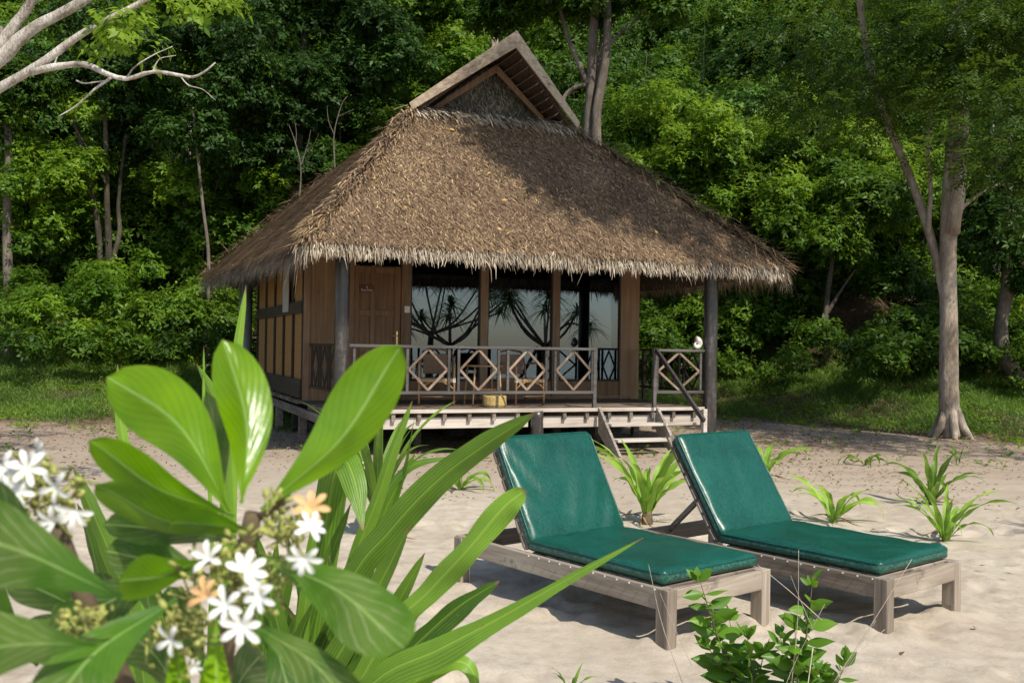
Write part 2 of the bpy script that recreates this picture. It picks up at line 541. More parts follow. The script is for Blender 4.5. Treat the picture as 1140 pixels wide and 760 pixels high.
class MB:
    def __init__(s):
        s.v = []
        s.f = []
        s.t = []
        s.uv = []
        s.n = 0

    def add(s, V, Fs, tint=None, uv=None):
        if tint is None:
            tint = random.random()
        V = [tuple(map(float, p)) for p in V]
        s.v += V
        s.t += list(tint) if hasattr(tint, '__len__') else [tint] * len(V)
        s.uv += list(uv) if uv is not None else [(0, 0)] * len(V)
        s.f += [tuple(i + s.n for i in f) for f in Fs]
        s.n += len(V)
        return s

    def box(s, a, b, tint=None, jit=0.0):
        x0, y0, z0 = a
        x1, y1, z1 = b
        V = [(x0, y0, z0), (x1, y0, z0), (x1, y1, z0), (x0, y1, z0), (x0, y0, z1), (x1, y0, z1), (x1, y1, z1), (x0, y1, z1)]
        if jit:
            V = [tuple(c + random.uniform(-jit, jit) for c in p) for p in V]
        return s.add(V, [(0, 3, 2, 1), (4, 5, 6, 7), (0, 1, 5, 4), (1, 2, 6, 5), (2, 3, 7, 6), (3, 0, 4, 7)], tint)

    def bar(s, p, q, w, h, up=(0, 0, 1), tint=None):
        """rectangular bar from p to q; w across, h along up"""
        p = np.array(p, float)
        q = np.array(q, float)
        d = nrm(q - p)
        x = nrm(np.cross(d, up))
        u = np.cross(x, d)
        V = []
        for c in (p, q):
            for sx, su in ((-1, -1), (1, -1), (1, 1), (-1, 1)):
                V.append(c + x * sx * w / 2 + u * su * h / 2)
        return s.add(V, [(0, 1, 2, 3), (7, 6, 5, 4), (0, 4, 5, 1), (1, 5, 6, 2), (2, 6, 7, 3), (3, 7, 4, 0)], tint)

    def tube(s, pts, rad, sides=10, tint=None, cap=True, wob=0.0):
        pts = [np.array(p, float) for p in pts]
        n_ = len(pts)
        if not hasattr(rad, '__len__'):
            rad = [rad] * n_
        ref = np.array([1.0, 0.2, 0.1])
        V = []
        Fs = []
        T = []
        for i, p in enumerate(pts):
            d = nrm(pts[min(i + 1, n_ - 1)] - pts[max(i - 1, 0)])
            x = nrm(np.cross(d, ref))
            if i and np.dot(x, px_) < 0:
                x = -x
            px_ = x
            y = np.cross(d, x)
            for k in range(sides):
                a = 2 * math.pi * k / sides
                r = rad[i] * (1 + (random.uniform(-wob, wob) if wob else 0))
                V.append(p + (x * math.cos(a) + y * math.sin(a)) * r)
        for i in range(n_ - 1):
            for k in range(sides):
                a, b_ = i * sides + k, i * sides + (k + 1) % sides
                Fs.append((a, b_, b_ + sides, a + sides))
        if cap:
            Fs.append(tuple(range(sides))[::-1])
            Fs.append(tuple(range((n_ - 1) * sides, n_ * sides)))
        return s.add(V, Fs, tint)

    def ribbon(s, pts, widths, side=None, fold=0.12, tint=.5, twist=0.0, ncross=5, wave=0.0, thick=0):
        """leaf blade swept along pts. side: preferred direction across it"""
        pts = [np.array(p, float) for p in pts]
        n_ = len(pts)
        V = []
        UV = []
        T = []
        ph = random.uniform(0, 6)
        for i, p in enumerate(pts):
            d = nrm(pts[min(i + 1, n_ - 1)] - pts[max(i - 1, 0)])
            sv = np.array(side if side is not None else (1, 0, 0), float)
            x = nrm(sv - d * np.dot(sv, d))
            nn = np.cross(d, x)
            tw = twist * (i / (n_ - 1))
            x, nn = x * math.cos(tw) + nn * math.sin(tw), nn * math.cos(tw) - x * math.sin(tw)
            for k in range(ncross):
                c = -1 + 2 * k / (ncross - 1)
                wv = wave * widths[i] * math.sin(ph + i * 1.1 + c * 1.5) * abs(c)
                V.append(p + x * c * widths[i] / 2 + nn * (abs(c) * fold * widths[i] + wv))
                UV.append(((c + 1) / 2, i / (n_ - 1)))
                T.append(tint)
        Fs = []
        for i in range(n_ - 1):
            for k in range(ncross - 1):
                a = i * ncross + k
                Fs.append((a, a + 1, a + ncross + 1, a + ncross))
        return s.add(V, Fs, T, UV)

    def build(s, name, mat, parent=None, smooth=False, bevel=0.0, **props):
        me = bpy.data.meshes.new(name)
        me.from_pydata(s.v, [], s.f)
        a = me.attributes.new('tint', 'FLOAT', 'POINT')
        a.data.foreach_set('value', np.array(s.t, dtype=np.float32))
        if any(u != (0, 0) for u in s.uv):
            u = me.uv_layers.new(name='UVMap')
            li = np.zeros(len(me.loops), dtype=np.int32)
            me.loops.foreach_get('vertex_index', li)
            u.data.foreach_set('uv', np.array(s.uv, dtype=np.float32)[li].ravel())
        if smooth:
            me.polygons.foreach_set('use_smooth', np.ones(len(me.polygons), dtype=bool))
        o = link(name, me, M[mat] if isinstance(mat, str) else mat, parent, **props)
        if bevel:
            b = o.modifiers.new('bevel', 'BEVEL')
            b.width = bevel
            b.segments = 2
            b.limit_method = 'ANGLE'
        return o


def spline(P, n_):
    """Catmull-Rom through P (k,m) -> (n_, m)"""
    P = np.asarray(P, float)
    k = len(P)
    Q = np.vstack([2 * P[0] - P[1], P, 2 * P[-1] - P[-2]])
    out = []
    for t in np.linspace(0, k - 1 - 1e-9, n_):
        i = int(t)
        u = t - i
        a, b_, c, d = Q[i], Q[i + 1], Q[i + 2], Q[i + 3]
        out.append(.5 * ((2 * b_) + (-a + c) * u + (2 * a - 5 * b_ + 4 * c - d) * u * u + (-a + 3 * b_ - 3 * c + d) * u ** 3))
    return np.array(out)


# ---- foliage as sprigs of real leaves (vectorised)
def unit(a):
    return a / (np.linalg.norm(a, axis=-1, keepdims=True) + 1e-9)


def sprigs(C, A, K, L, W, tint, rng, spread=1.0, droop=0.15, fold=.12, tj=.12):
    """C (n,3) sprig bases, A (n,3) sprig axes -> verts, faces, tint; K leaves each"""
    n_ = len(C)
    A = unit(A)
    ref = np.where(np.abs(A[:, 2:3]) > .9, np.array([[1., 0, 0]]), np.array([[0, 0, 1.]]))
    X = unit(np.cross(A, ref))
    Y = np.cross(A, X)
    ang = (np.arange(K)[None, :] * 2.399 + rng.random((n_, 1)) * 6.28 + rng.normal(0, .25, (n_, K)))
    rad = X[:, None, :] * np.cos(ang)[..., None] + Y[:, None, :] * np.sin(ang)[..., None]
    el = rng.uniform(.05, .75, (n_, K, 1))
    D = unit(rad * spread + A[:, None, :] * el + np.array([0, 0, -1.]) * droop)
    N = unit(A[:, None, :] - D * np.sum(A[:, None, :] * D, -1, keepdims=True) + rng.normal(0, .25, (n_, K, 3)))
    S = unit(np.cross(D, N))
    N = np.cross(S, D)
    ll = L * rng.uniform(.65, 1.25, (n_, K, 1))
    ww = W * rng.uniform(.7, 1.2, (n_, K, 1))
    off = A[:, None, :] * (rng.random((n_, K, 1)) * L * .9)
    B0 = C[:, None, :] + off + D * ll * .08
    v0 = B0
    v1 = B0 + D * ll * .45 + S * ww * .5 + N * ww * fold
    v2 = B0 + D * ll - N * ll * .12
    v3 = B0 + D * ll * .45 - S * ww * .5 + N * ww * fold
    V = np.stack([v0, v1, v2, v3], axis=2).reshape(-1, 3)
    Fq = np.arange(len(V)).reshape(-1, 4)
    T = (np.asarray(tint).reshape(-1, 1) + rng.normal(0, tj, (n_, K)))
    T = np.repeat(T.reshape(-1), 4)
    return V, Fq, T


def clump_points(clumps, per_area, rng, up_bias=.35):
    """clumps (c, r(3), tint): points on/near lumpy shells"""
    Cs, As, Ts = [], [], []
    for c, r, tn in clumps:
        r = np.array(r if hasattr(r, '__len__') else (r, r, r * .8), float)
        n_ = max(6, int(per_area * (r[0] * r[1] + r[0] * r[2] + r[1] * r[2]) * 4))
        d = unit(rng.normal(0, 1, (n_, 3)))
        d[:, 2] = np.where(d[:, 2] < -.35, -d[:, 2], d[:, 2])
        rr = 1 - np.abs(rng.normal(0, .28, (n_, 1)))
        lump = 1 + .22 * np.sin(d[:, 0:1] * 5 + c[0] * 3) * np.cos(d[:, 1:2] * 6 + c[1]) + .12 * np.sin(d[:, 2:3] * 9)
        p = np.array(c) + d * r * rr * lump
        Cs.append(p)
        As.append(unit(d * .9 + np.array([0, 0, up_bias * 1.6]) + rng.normal(0, .35, (n_, 3))))
        Ts.append(np.full(n_, tn) + rng.normal(0, .10, n_))
    return np.vstack(Cs), np.vstack(As), np.concatenate(Ts)


def foliage(name, clumps, per_area, K, L, W, mat, parent=None, rng=rg, spread=1.0, droop=.15, **props):
    C, A, T = clump_points(clumps, per_area, rng)
    V, Fq, TT = sprigs(C, A, K, L, W, T, rng, spread, droop)
    return link(name, mesh_np(name, V, Fq, TT), M[mat], parent, **props)


# ------------------------------------------------------------------ terrain
def smooth(a, b, x):
    t = np.clip((x - a) / (b - a), 0, 1)
    return t * t * (3 - 2 * t)


def grass_edge(x):
    return 19.3 + 4.0 * smooth(-5, 0, x) - 4.6 * smooth(5.2, 9.0, x) + .35 * np.sin(x * 1.7) + .2 * np.sin(x * 4.1 + 1)


def hash_noise(x, y, s, seed):
    g = np.random.default_rng(seed)
    a = 0
    for k in range(6):
        th = g.random() * 6.28
        fr = s * (1 + g.random() * 1.4)
        a = a + np.sin(x * math.cos(th) * fr + y * math.sin(th) * fr + g.random() * 6.28)
    return a / 6


def terrain(x, y):
    x = np.asarray(x, float)
    y = np.asarray(y, float)
    s = y - grass_edge(x)
    z = .16 * np.clip(s, 0, 6.5) + .60 * np.clip(s - 6.5, 0, 75)
    z = z + .12 * hash_noise(x, y, .5, 3) * smooth(-2, 6, s) + .5 * hash_noise(x, y, .25, 4) * smooth(5, 15, s)
    z = z - 0.10 * np.clip(-y - 6, 0, 60)
    return z


def axis_pts(segs):
    out = []
    for a, b_, st in segs:
        out += list(np.arange(a, b_, st))
    out.append(segs[-1][1])
    return np.array(out)


XA = axis_pts([(-600, -60, 60), (-60, -20, 4), (-20, -6, .5), (-6, 6.5, .05), (6.5, 20, .25), (20, 60, 4), (60, 600, 60)])
YA = axis_pts([(-600, -60, 60), (-60, 0, 3), (0, 2.5, .5), (2.5, 10, .045), (10, 26, .12), (26, 60, 1.5), (60, 120, 6), (120, 600, 60)])
GX, GY = np.meshgrid(XA, YA, indexing='ij')
GZ = terrain(GX, GY)
near = smooth(1.0, 3, GY) * (1 - smooth(17, 22, GY)) * smooth(-11, -8, GX) * (1 - smooth(9, 14, GX))
det = .018 * hash_noise(GX, GY, 1.3, 5) + .009 * hash_noise(GX, GY, 4.5, 6) + .004 * hash_noise(GX, GY, 15, 7)
fp = np.random.default_rng(21)
dim = np.zeros_like(GZ)
for _ in range(900):
    cx, cy = fp.uniform(-6, 6.5), fp.uniform(2.6, 11)
    a = fp.uniform(0, 3.14)
    sx, sy = fp.uniform(.09, .17), fp.uniform(.05, .085)
    ix = slice(*np.searchsorted(XA, (cx - .5, cx + .5)))
    iy = slice(*np.searchsorted(YA, (cy - .5, cy + .5)))
    dx, dy = GX[ix, iy] - cx, GY[ix, iy] - cy
    u_, v_ = dx * math.cos(a) + dy * math.sin(a), -dx * math.sin(a) + dy * math.cos(a)
    q = (u_ / sx) ** 2 + (v_ / sy) ** 2
    dp = fp.uniform(.006, .032)
    dim[ix, iy] += -dp * np.exp(-q) + dp * .55 * np.exp(-((np.sqrt(q) - 1.6) / .45) ** 2)
fur = .010 * np.sin((GY - .10 * GX + .15 * np.sin(GX * .8)) * 9.5 + 2 * hash_noise(GX, GY, .8, 8)) * smooth(9.5, 12, GY) * (1 - smooth(18, 20, GY)) * smooth(1, 3, GX)
mound = .06 * np.exp(-((GX - .85) ** 2 + (GY - 6.7) ** 2) / .5) + .03 * np.exp(-((GX - 2.2) ** 2 + (GY - 4.9) ** 2) / .6)
for lx_, ly_ in ((.87, 5.33), (1.5, 5.83), (2.15, 5.66), (2.78, 6.2), (-.3, 6.75)):
    q = np.hypot(GX - lx_, GY - ly_)
    mound = mound + .035 * np.exp(-((q - .12) / .07) ** 2) * (1 + .5 * hash_noise(GX, GY, 9, 77))
GZ = GZ + (det + dim + fur) * near + mound
nx, ny = GX.shape
idx = np.arange(nx * ny).reshape(nx, ny)
Fq = np.stack([idx[:-1, :-1], idx[1:, :-1], idx[1:, 1:], idx[:-1, 1:]], -1).reshape(-1, 4)
# tint: 0 = clean sand, 1 = dark soil of the wood floor
S = GY - grass_edge(GX)
soil = smooth(-1.2, .8, S + .5 * hash_noise(GX, GY, 2.2, 9))
me = mesh_np('sand_ground', np.stack([GX, GY, GZ], -1).reshape(-1, 3), Fq, soil.ravel(), smooth=True)
gm, n, l, b = new_mat('beach sand and wood floor')
v = coords(n, l)
t1 = noise(n, l, .55, 6, v, .6)
t2 = noise(n, l, 7, 7, v, .7)
t3 = noise(n, l, 120, 4, v, .7)
a = attr(n, 'tint')
sand = ramp(n, l, t2.outputs[0], [(.3, (.365, .31, .24)), (.5, (.48, .42, .33)), (.7, (.56, .50, .41))])
sand2 = mix_c(n, l, math_n(n, l, 'MULTIPLY', ramp(n, l, t1.outputs[0], [(.42, (0, 0, 0)), (.68, (1, 1, 1))]).outputs[0], .5), sand.outputs[0], (.34, .27, .20))
spk = ramp(n, l, t3.outputs[0], [(.60, (0, 0, 0)), (.72, (1, 1, 1))])
sand3 = mix_c(n, l, math_n(n, l, 'MULTIPLY', spk.outputs[0], .4), sand2, (.16, .12, .09))
# brown litter stain deeper into the yard
geo = n.new('ShaderNodeNewGeometry')
sx = n.new('ShaderNodeSeparateXYZ')
l.new(geo.outputs['Position'], sx.inputs[0])
dep = n.new('ShaderNodeMapRange')
l.new(sx.outputs[1], dep.inputs[0])
dep.inputs['From Min'].default_value = 9
dep.inputs['From Max'].default_value = 16.5
dep.inputs['To Max'].default_value = .85
sand4 = mix_c(n, l, math_n(n, l, 'MULTIPLY', dep.outputs[0], ramp(n, l, t2.outputs[0], [(.25, (.3, .3, .3)), (.6, (1, 1, 1))]).outputs[0]), sand3, (.235, .165, .115))
soilc = ramp(n, l, t2.outputs[0], [(.35, (.045, .032, .018)), (.6, (.10, .068, .04))])
gcol = mix_c(n, l, a.outputs['Fac'], sand4, soilc.outputs[0])
l.new(gcol, b.inputs['Base Color'])
b.inputs['Roughness'].default_value = .95
b.inputs['Specular IOR Level'].default_value = .15
t5 = noise(n, l, 26, 6, v, .75)
hh = math_n(n, l, 'ADD', math_n(n, l, 'MULTIPLY', t3.outputs[0], .35), t5.outputs[0])
bump(n, l, b, hh, .55, .02)
link('sand_ground', me, gm, kind='structure', label='pale beach sand rising to brown woodland soil')


def tz(x, y):
    return float(terrain(x, y))


# sea behind the photographer (seen as reflections only)
mb = MB()
mb.add([(-900, -900, -1.2), (900, -900, -1.2), (900, -17, -1.2), (-900, -17, -1.2)], [(0, 1, 2, 3)])
sm = plain_mat('sea water', (.03, .10, .12), .12, .5, var=.2, scale=.05)
mb.build('sea_water', sm, kind='structure', label='calm sea beyond the beach')

# ------------------------------------------------------------------ the hut
TH = R(22)
P0 = (-2.405, 14.03, 0)
hut = empty('beach_hut', P0, TH, label='wooden beach hut with steep thatched roof and railed veranda', cat='hut')
DZ = .68

# roof surfaces: corners in hut space
FGL, FGR = np.array([1.395, 1.40, 5.33]), np.array([4.24, 1.50, 5.34])
RGL, RGR = np.array([1.395, 7.5, 5.33]), np.array([4.24, 7.6, 5.34])
EFL, EFR = np.array([-.65, -.80, 2.98]), np.array([7.15, -.55, 2.98])
ERL, ERR = np.array([-1.0, 9.9, 3.12]), np.array([7.30, 9.9, 2.95])
APF, APR = np.array([2.82, .62, 6.44]), np.array([2.82, 8.3, 6.44])
FACES = {'front': (FGL, FGR, EFR, EFL), 'left': (RGL, FGL, EFL, ERL), 'right': (FGR, RGR, ERR, EFR), 'rear': (RGR, RGL, ERL, ERR),
         'upper_left': (APR, APF, FGL + np.array([-.0, -.05, 0]), RGL), 'upper_right': (APF, APR, RGR, FGR + np.array([0, -.05, 0]))}


def bil(q, u_, v_):
    a, b_, c, d = [np.asarray(k) for k in q]
    u_ = u_[..., None]
    v_ = v_[..., None]
    return (a * (1 - u_) + b_ * u_) * (1 - v_) + (d * (1 - u_) + c * u_) * v_


# base slab of packed thatch
mb = MB()
for k, q in FACES.items():
    nseg, mseg = 24, 10
    U, Vv = np.meshgrid(np.linspace(0, 1, nseg + 1), np.linspace(0, 1, mseg + 1), indexing='ij')
    P = bil(q, U, Vv)
    nn = nrm(np.cross(q[1] - q[0], q[3] - q[0]))
    if nn[2] < 0:
        nn = -nn
    lum = hash_noise(P[..., 0] + P[..., 1], P[..., 2] * 1.3, 2.5, 12) * .03
    edge = np.minimum(np.minimum(U, 1 - U) * 12, 1) * np.minimum(Vv * 8, 1)
    if not k.startswith('upper'):
        P = P + nn * (lum * edge)[..., None]
    th = .07 if k.startswith('upper') else .17
    lower = P - np.array([0, 0, th])
    V = list(P.reshape(-1, 3)) + list(lower.reshape(-1, 3))
    g = np.arange((nseg + 1) * (mseg + 1)).reshape(nseg + 1, mseg + 1)
    off = g.size
    Fs = []
    for i in range(nseg):
        for j in range(mseg):
            Fs.append((g[i, j], g[i + 1, j], g[i + 1, j + 1], g[i, j + 1]))
            Fs.append((g[i, j] + off, g[i, j + 1] + off, g[i + 1, j + 1] + off, g[i + 1, j] + off))
    for i in range(nseg):
        Fs.append((g[i, mseg], g[i + 1, mseg], g[i + 1, mseg] + off, g[i, mseg] + off))
        Fs.append((g[i + 1, 0], g[i, 0], g[i, 0] + off, g[i + 1, 0] + off))
    for j in range(mseg):
        Fs.append((g[0, j], g[0, j + 1], g[0, j + 1] + off, g[0, j] + off))
        Fs.append((g[nseg, j + 1], g[nseg, j], g[nseg, j] + off, g[nseg, j + 1] + off))
    mb.add(V, Fs, .3)
roof = mb.build('thatched_roof', 'thatch_base', hut)


def strands(C, D, N, L, W, T, rng, bend=.12):
    """thin tapered straws: C base, D direction, N surface normal"""
    n_ = len(C)
    D = unit(D)
    S_ = unit(np.cross(D, N))
    L = L[:, None]
    W = W[:, None]
    v0 = C - S_ * W / 2
    v1 = C + S_ * W / 2
    v2 = C + D * L * .6 + S_ * W * .45 + N * L * bend * .25
    v3 = C + D * L * .6 - S_ * W * .45 + N * L * bend * .25
    v4 = C + D * L - N * L * bend * .25 + S_ * W * .12
    v5 = C + D * L - N * L * bend * .25 - S_ * W * .12
    V = np.stack([v0, v1, v2, v3, v4, v5], 1).reshape(-1, 3)
    b_ = np.arange(n_)[:, None] * 6
    Fq = np.vstack([b_ + np.array([[0, 1, 2, 3]]), b_ + np.array([[3, 2, 4, 5]])])
    return V, Fq, np.repeat(T, 6)


def straw_field(face, count, lrange, wrange, tmean, lift=.10, shag=.35, rng=rg):
    q = FACES[face]
    # area-correct sampling for the trapezoid
    wt, wb = np.linalg.norm(q[1] - q[0]), np.linalg.norm(q[2] - q[3])
    v_ = rng.random(count * 3)
    keep = rng.random(count * 3) < (wt * (1 - v_) + wb * v_) / max(wt, wb)
    v_ = v_[keep][:count]
    u_ = rng.random(len(v_))
    P = bil(q, u_, v_)
    nn = nrm(np.cross(q[1] - q[0], q[3] - q[0]))
    if nn[2] < 0:
        nn = -nn
    hor = nrm(np.cross(nn, (0, 0, 1)))
    down = np.cross(hor, nn)
    if down[2] > 0:
        down = -down
    n_ = len(P)
    N = np.tile(nn, (n_, 1))
    D = down[None, :] + rng.normal(0, shag, (n_, 1)) * hor[None, :] + np.abs(rng.normal(0, lift, (n_, 1))) * nn[None, :]
    lum = hash_noise(P[:, 0] + P[:, 1], P[:, 2] * 1.3, 2.5, 12) * .03
    C = P + N * (lum[:, None] - .005 + rng.random((n_, 1)) * .02)
    # thatch courses: ends come in rows
    T = tmean + rng.normal(0, .24, n_) + .10 * hash_noise(P[:, 0], P[:, 2], 3.0, 13) + (rng.random(n_) > .965) * .45
    return strands(C, D, N, rng.uniform(*lrange, n_), rng.uniform(*wrange, n_), T, rng)


def merge(parts):
    V, Fq, T, o = [], [], [], 0
    for v_, f_, t_ in parts:
        V.append(v_)
        Fq.append(f_ + o)
        T.append(t_)
        o += len(v_)
    return np.vstack(V), np.vstack(Fq), np.concatenate(T)


parts = [straw_field('front', 75000, (.05, .17), (.006, .016), .46, .2, .7),
         straw_field('left', 26000, (.18, .42), (.008, .018), .62, .10, .22),
         straw_field('right', 7000, (.15, .4), (.012, .025), .4),
         straw_field('rear', 3000, (.15, .4), (.012, .03), .4),
         straw_field('upper_left', 5000, (.12, .3), (.008, .018), .5, .10, .3),
         straw_field('upper_right', 3000, (.12, .3), (.010, .02), .45)]
V, Fq_, T = merge(parts)
link('straw', mesh_np('straw', V, Fq_, T), M['thatch'], roof)


k_ = 45
U_, V__ = rg.random(k_), rg.uniform(.05, .95, k_)
P_ = bil(FACES['front'], U_, V__) + np.array([0, -.02, .03])
Vv_, Ff_, Tt_ = sprigs(P_, np.tile([0, -.6, .7], (k_, 1)) + rg.normal(0, .3, (k_, 3)), 1, .075, .038, .6 + rg.normal(0, .25, k_), rg, 1.5, 0)
link('roof_litter', mesh_np('roof_litter', Vv_, Ff_, Tt_), leaf_mat('yellow fallen leaves', (.10, .05, .02), (.35, .2, .05), (.62, .42, .08), transl=.1), roof, kind='stuff')


def hip_line(a, b_, count, rng=rg):
    u_ = rng.random(count)
    P = a + (b_ - a) * u_[:, None]
    d = nrm(b_ - a)
    D = d[None, :] + rng.normal(0, .35, (count, 3))
    N = np.tile([0, -.3, .95], (count, 1))
    return strands(P + rng.normal(0, .05, (count, 3)) + np.array([0, 0, .03]), D, N, rng.uniform(.12, .35, count), rng.uniform(.008, .02, count), .5 + rng.normal(0, .25, count), rng)


V, Fq_, T = merge([hip_line(FGL, EFL, 2600), hip_line(FGR, EFR, 2000), hip_line(RGL, ERL, 1500), hip_line(RGR, ERR, 600)])
link('hip_straw', mesh_np('hip_straw', V, Fq_, T), M['thatch'], roof)


def fringe(a, b_, count, out, lr, tm, rng=rg, depth=.22, hang=1.0, curve=0.0):
    u_ = rng.random(count)
    P = a + (b_ - a) * u_[:, None]
    back = rng.random((count, 1))
    out = np.array(out, float)
    P = P - out * back * depth + np.array([0, 0, 1.]) * (back * depth * .75 - rng.random((count, 1)) * .15 + .01)
    wavy = .35 * hash_noise(u_ * 40, u_ * 13, 1.0, 14)
    D = out[None, :] * (.55 + rng.normal(0, .16, (count, 1))) + np.array([0, 0, -1.]) * (.8 * hang + rng.normal(0, .15, (count, 1))) + nrm(b_ - a)[None, :] * (rng.normal(0, .22, (count, 1)) + wavy[:, None] * .9)
    N = np.tile(out * .85 + np.array([0, 0, .5]), (count, 1))
    L = rng.uniform(*lr, count) * (1 + .25 * hash_noise(u_ * 60, u_ * 7, 1.0, 15))
    long_ = rng.random(count) > .992
    L = np.where(long_, L * 2.0, L)
    return strands(P, D, unit(N), L, rng.uniform(.005, .015, count), tm + rng.normal(0, .26, count), rng, bend=.3)


fo, lo, ro = (0, -1, 0), (-1, 0, 0), (1, 0, 0)
V, Fq_, T = merge([fringe(EFL, EFR, 15000, fo, (.08, .22), .55), fringe(ERL, EFL, 6500, lo, (.25, .5), .5, depth=.35, hang=1.1),
                   fringe(EFR, ERR, 3500, ro, (.18, .4), .5), fringe(ERL, ERR, 2000, (0, 1, 0), (.2, .4), .3),
                   fringe(EFL + np.array([.05, 0, .05]), EFL + np.array([-.02, .2, .05]), 300, (-.6, -.6, 0), (.2, .4), .6),
                   fringe(EFR + np.array([-.1, 0, 0]), EFR + np.array([0, .3, 0]), 350, (.6, -.6, 0), (.2, .42), .6)])
link('eave_fringe', mesh_np('eave_fringe', V, Fq_, T), M['thatch_pale'], roof)
# pale roll under the gable
c = 900
u_ = rg.random(c)
P = FGL + (FGR - FGL) * u_[:, None] + rg.normal(0, .03, (c, 3)) + np.array([0, -.03, .02])
D = np.array([[0, -.6, -.55]]) + rg.normal(0, .25, (c, 3)) + np.array([[.35, 0, 0]])
V, Fq_, T = strands(P, D, np.tile([0, -.6, .8], (c, 1)), rg.uniform(.12, .28, c), rg.uniform(.012, .028, c), .62 + rg.normal(0, .2, c), rg)
gr = link('gable_roll', mesh_np('gable_roll', V, Fq_, T), M['thatch_pale'], roof)
mb = MB()
mb.tube([FGL + (FGR - FGL) * t + np.array([0, 0, .03 * math.sin(9 * t)]) for t in np.linspace(.02, .98, 14)], .085, 8, .5)
mb.build('ridge_log', 'thatch_base', roof, smooth=True)
# golden bundle on the front left corner
c = 260
u_ = rg.random(c)
hp = FGL + (EFL - FGL) * .84
P = hp + np.outer(u_ * .38, nrm(EFL - FGL)) + rg.normal(0, .035, (c, 3)) + np.array([0, 0, .04])
D = nrm(EFL - FGL)[None, :] * .8 + np.array([[-.25, 0, 0]]) + rg.normal(0, .22, (c, 3)) * [1, 1, .5]
V, Fq_, T = strands(P, D, np.tile([-.4, -.5, .8], (c, 1)), rg.uniform(.18, .42, c), rg.uniform(.010, .028, c), .4 + rg.normal(0, .25, c), rg)
link('palm_bundle', mesh_np('palm_bundle', V, Fq_, T), M['thatch_gold'], roof)

# gable wall (recessed), barge boards and inner rafters
mb = MB()
gy = 1.85
GA, GB, GC = np.array([1.55, gy, 5.30]), np.array([4.08, gy, 5.30]), np.array([2.82, gy, 6.34])
mb.add([GA, GB, GC, GA + [0, .08, 0], GB + [0, .08, 0], GC + [0, .08, 0]], [(0, 1, 2), (5, 4, 3), (0, 3, 4, 1), (1, 4, 5, 2), (2, 5, 3, 0)], .3)
gw = mb.build('gable_wall', 'thatch_base', hut)
c = 5200
r1, r2 = np.sqrt(rg.random(c)), rg.random(c)
P = (1 - r1)[:, None] * GC + (r1 * (1 - r2))[:, None] * GA + (r1 * r2)[:, None] * GB + np.array([0, -.01, 0])
V, Fq_, T = strands(P, np.array([[0, -.15, -1.]]) + rg.normal(0, .5, (c, 3)) * [1, .3, .6], np.tile([0, -1., .15], (c, 1)), rg.uniform(.05, .14, c), rg.uniform(.008, .02, c), .45 + rg.normal(0, .3, c), rg)
link('gable_straw', mesh_np('gable_straw', V, Fq_, T), M['thatch_grey'], gw)


def board(name, a, b_, width, thick, mat, parent, mitre=0.0):
    """board whose upper edge runs a->b, hanging below it in the a-b-down plane, facing front"""
    a = np.array(a, float)
    b_ = np.array(b_, float)
    d = nrm(b_ - a)
    f_ = np.array([0, -1, 0.])
    f_ = nrm(f_ - d * np.dot(f_, d))
    dn = np.cross(d, f_)
    if dn[2] > 0:
        dn = -dn
    L = np.linalg.norm(b_ - a)
    cs = abs(d[0])
    a2 = a + np.array([0, 0, -width / max(cs, .2)])
    V = [a, b_, b_ + np.array([0, 0, -width / cs * .55]) + dn * 0 - d * (width * .3), a2]
    V = [np.array(p) for p in V]
    V += [p - f_ * thick for p in V]
    m_ = MB().add(V, [(0, 1, 2, 3), (7, 6, 5, 4), (0, 4, 5, 1), (1, 5, 6, 2), (2, 6, 7, 3), (3, 7, 4, 0)])
    return m_.build(name, mat, parent, bevel=.006)


AP = APF + np.array([0, -.06, .13])
board('barge_board', AP + [0, 0, 0], FGL + [-.10, -.12, .10], .20, .04, 'barge', hut, )
board('barge_board', AP + [0.003, 0, 0], FGR + [.10, -.12, .10], .20, .04, 'barge', hut)
board('gable_rafter', np.array([2.82, 1.42, 6.26]), np.array([1.50, 1.72, 5.28]), .11, .05, 'frame', hut)
board('gable_rafter', np.array([2.823, 1.42, 6.26]), np.array([4.13, 1.76, 5.28]), .11, .05, 'frame', hut)
# soffit boards under the right and left overhang of the gable
for sgn, foot in ((1, FGR),):
    mb = MB()
    for i in range(11):
        t = (i + .5) / 11.5
        p = APF + (foot - APF) * t + np.array([0, .02, -.10])
        q = np.array([2.82 + (p[0] - 2.82), gy + .05, p[2]])
        mb.bar(p, q, .11, .015, up=(-sgn * .72, 0, .69) if sgn > 0 else (.72, 0, .69))
    mb.build('soffit', 'frame', hut)

# columns
for (x, y, z1, r_) in ((0.0, -.02, 3.05, .105), (6.09, -.02, 3.05, .112), (2.98, -.10, .64, .095)):
    mb = MB()
    hs = np.linspace(-.2, z1, 12)
    mb.tube([(x + random.uniform(-.004, .004), y, z) for z in hs], [r_ * (1.04 - .03 * i / 12) for i in range(12)], 20, .4)
    mb.build('column', 'column', hut, smooth=True)
mb = MB().tube([(-.30, 8.3, -.2), (-.30, 8.3, 3.1)], .14, 16, .8)
mb.build('column', plain_mat('grey blue painted column', (.20, .23, .22), .6, .3, var=.2), hut, smooth=True, label='grey column at the back corner')

# eave beam
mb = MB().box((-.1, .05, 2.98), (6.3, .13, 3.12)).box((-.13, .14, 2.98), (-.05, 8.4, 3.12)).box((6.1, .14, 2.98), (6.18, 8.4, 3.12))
mb.build('eave_beam', 'dark_board', hut)

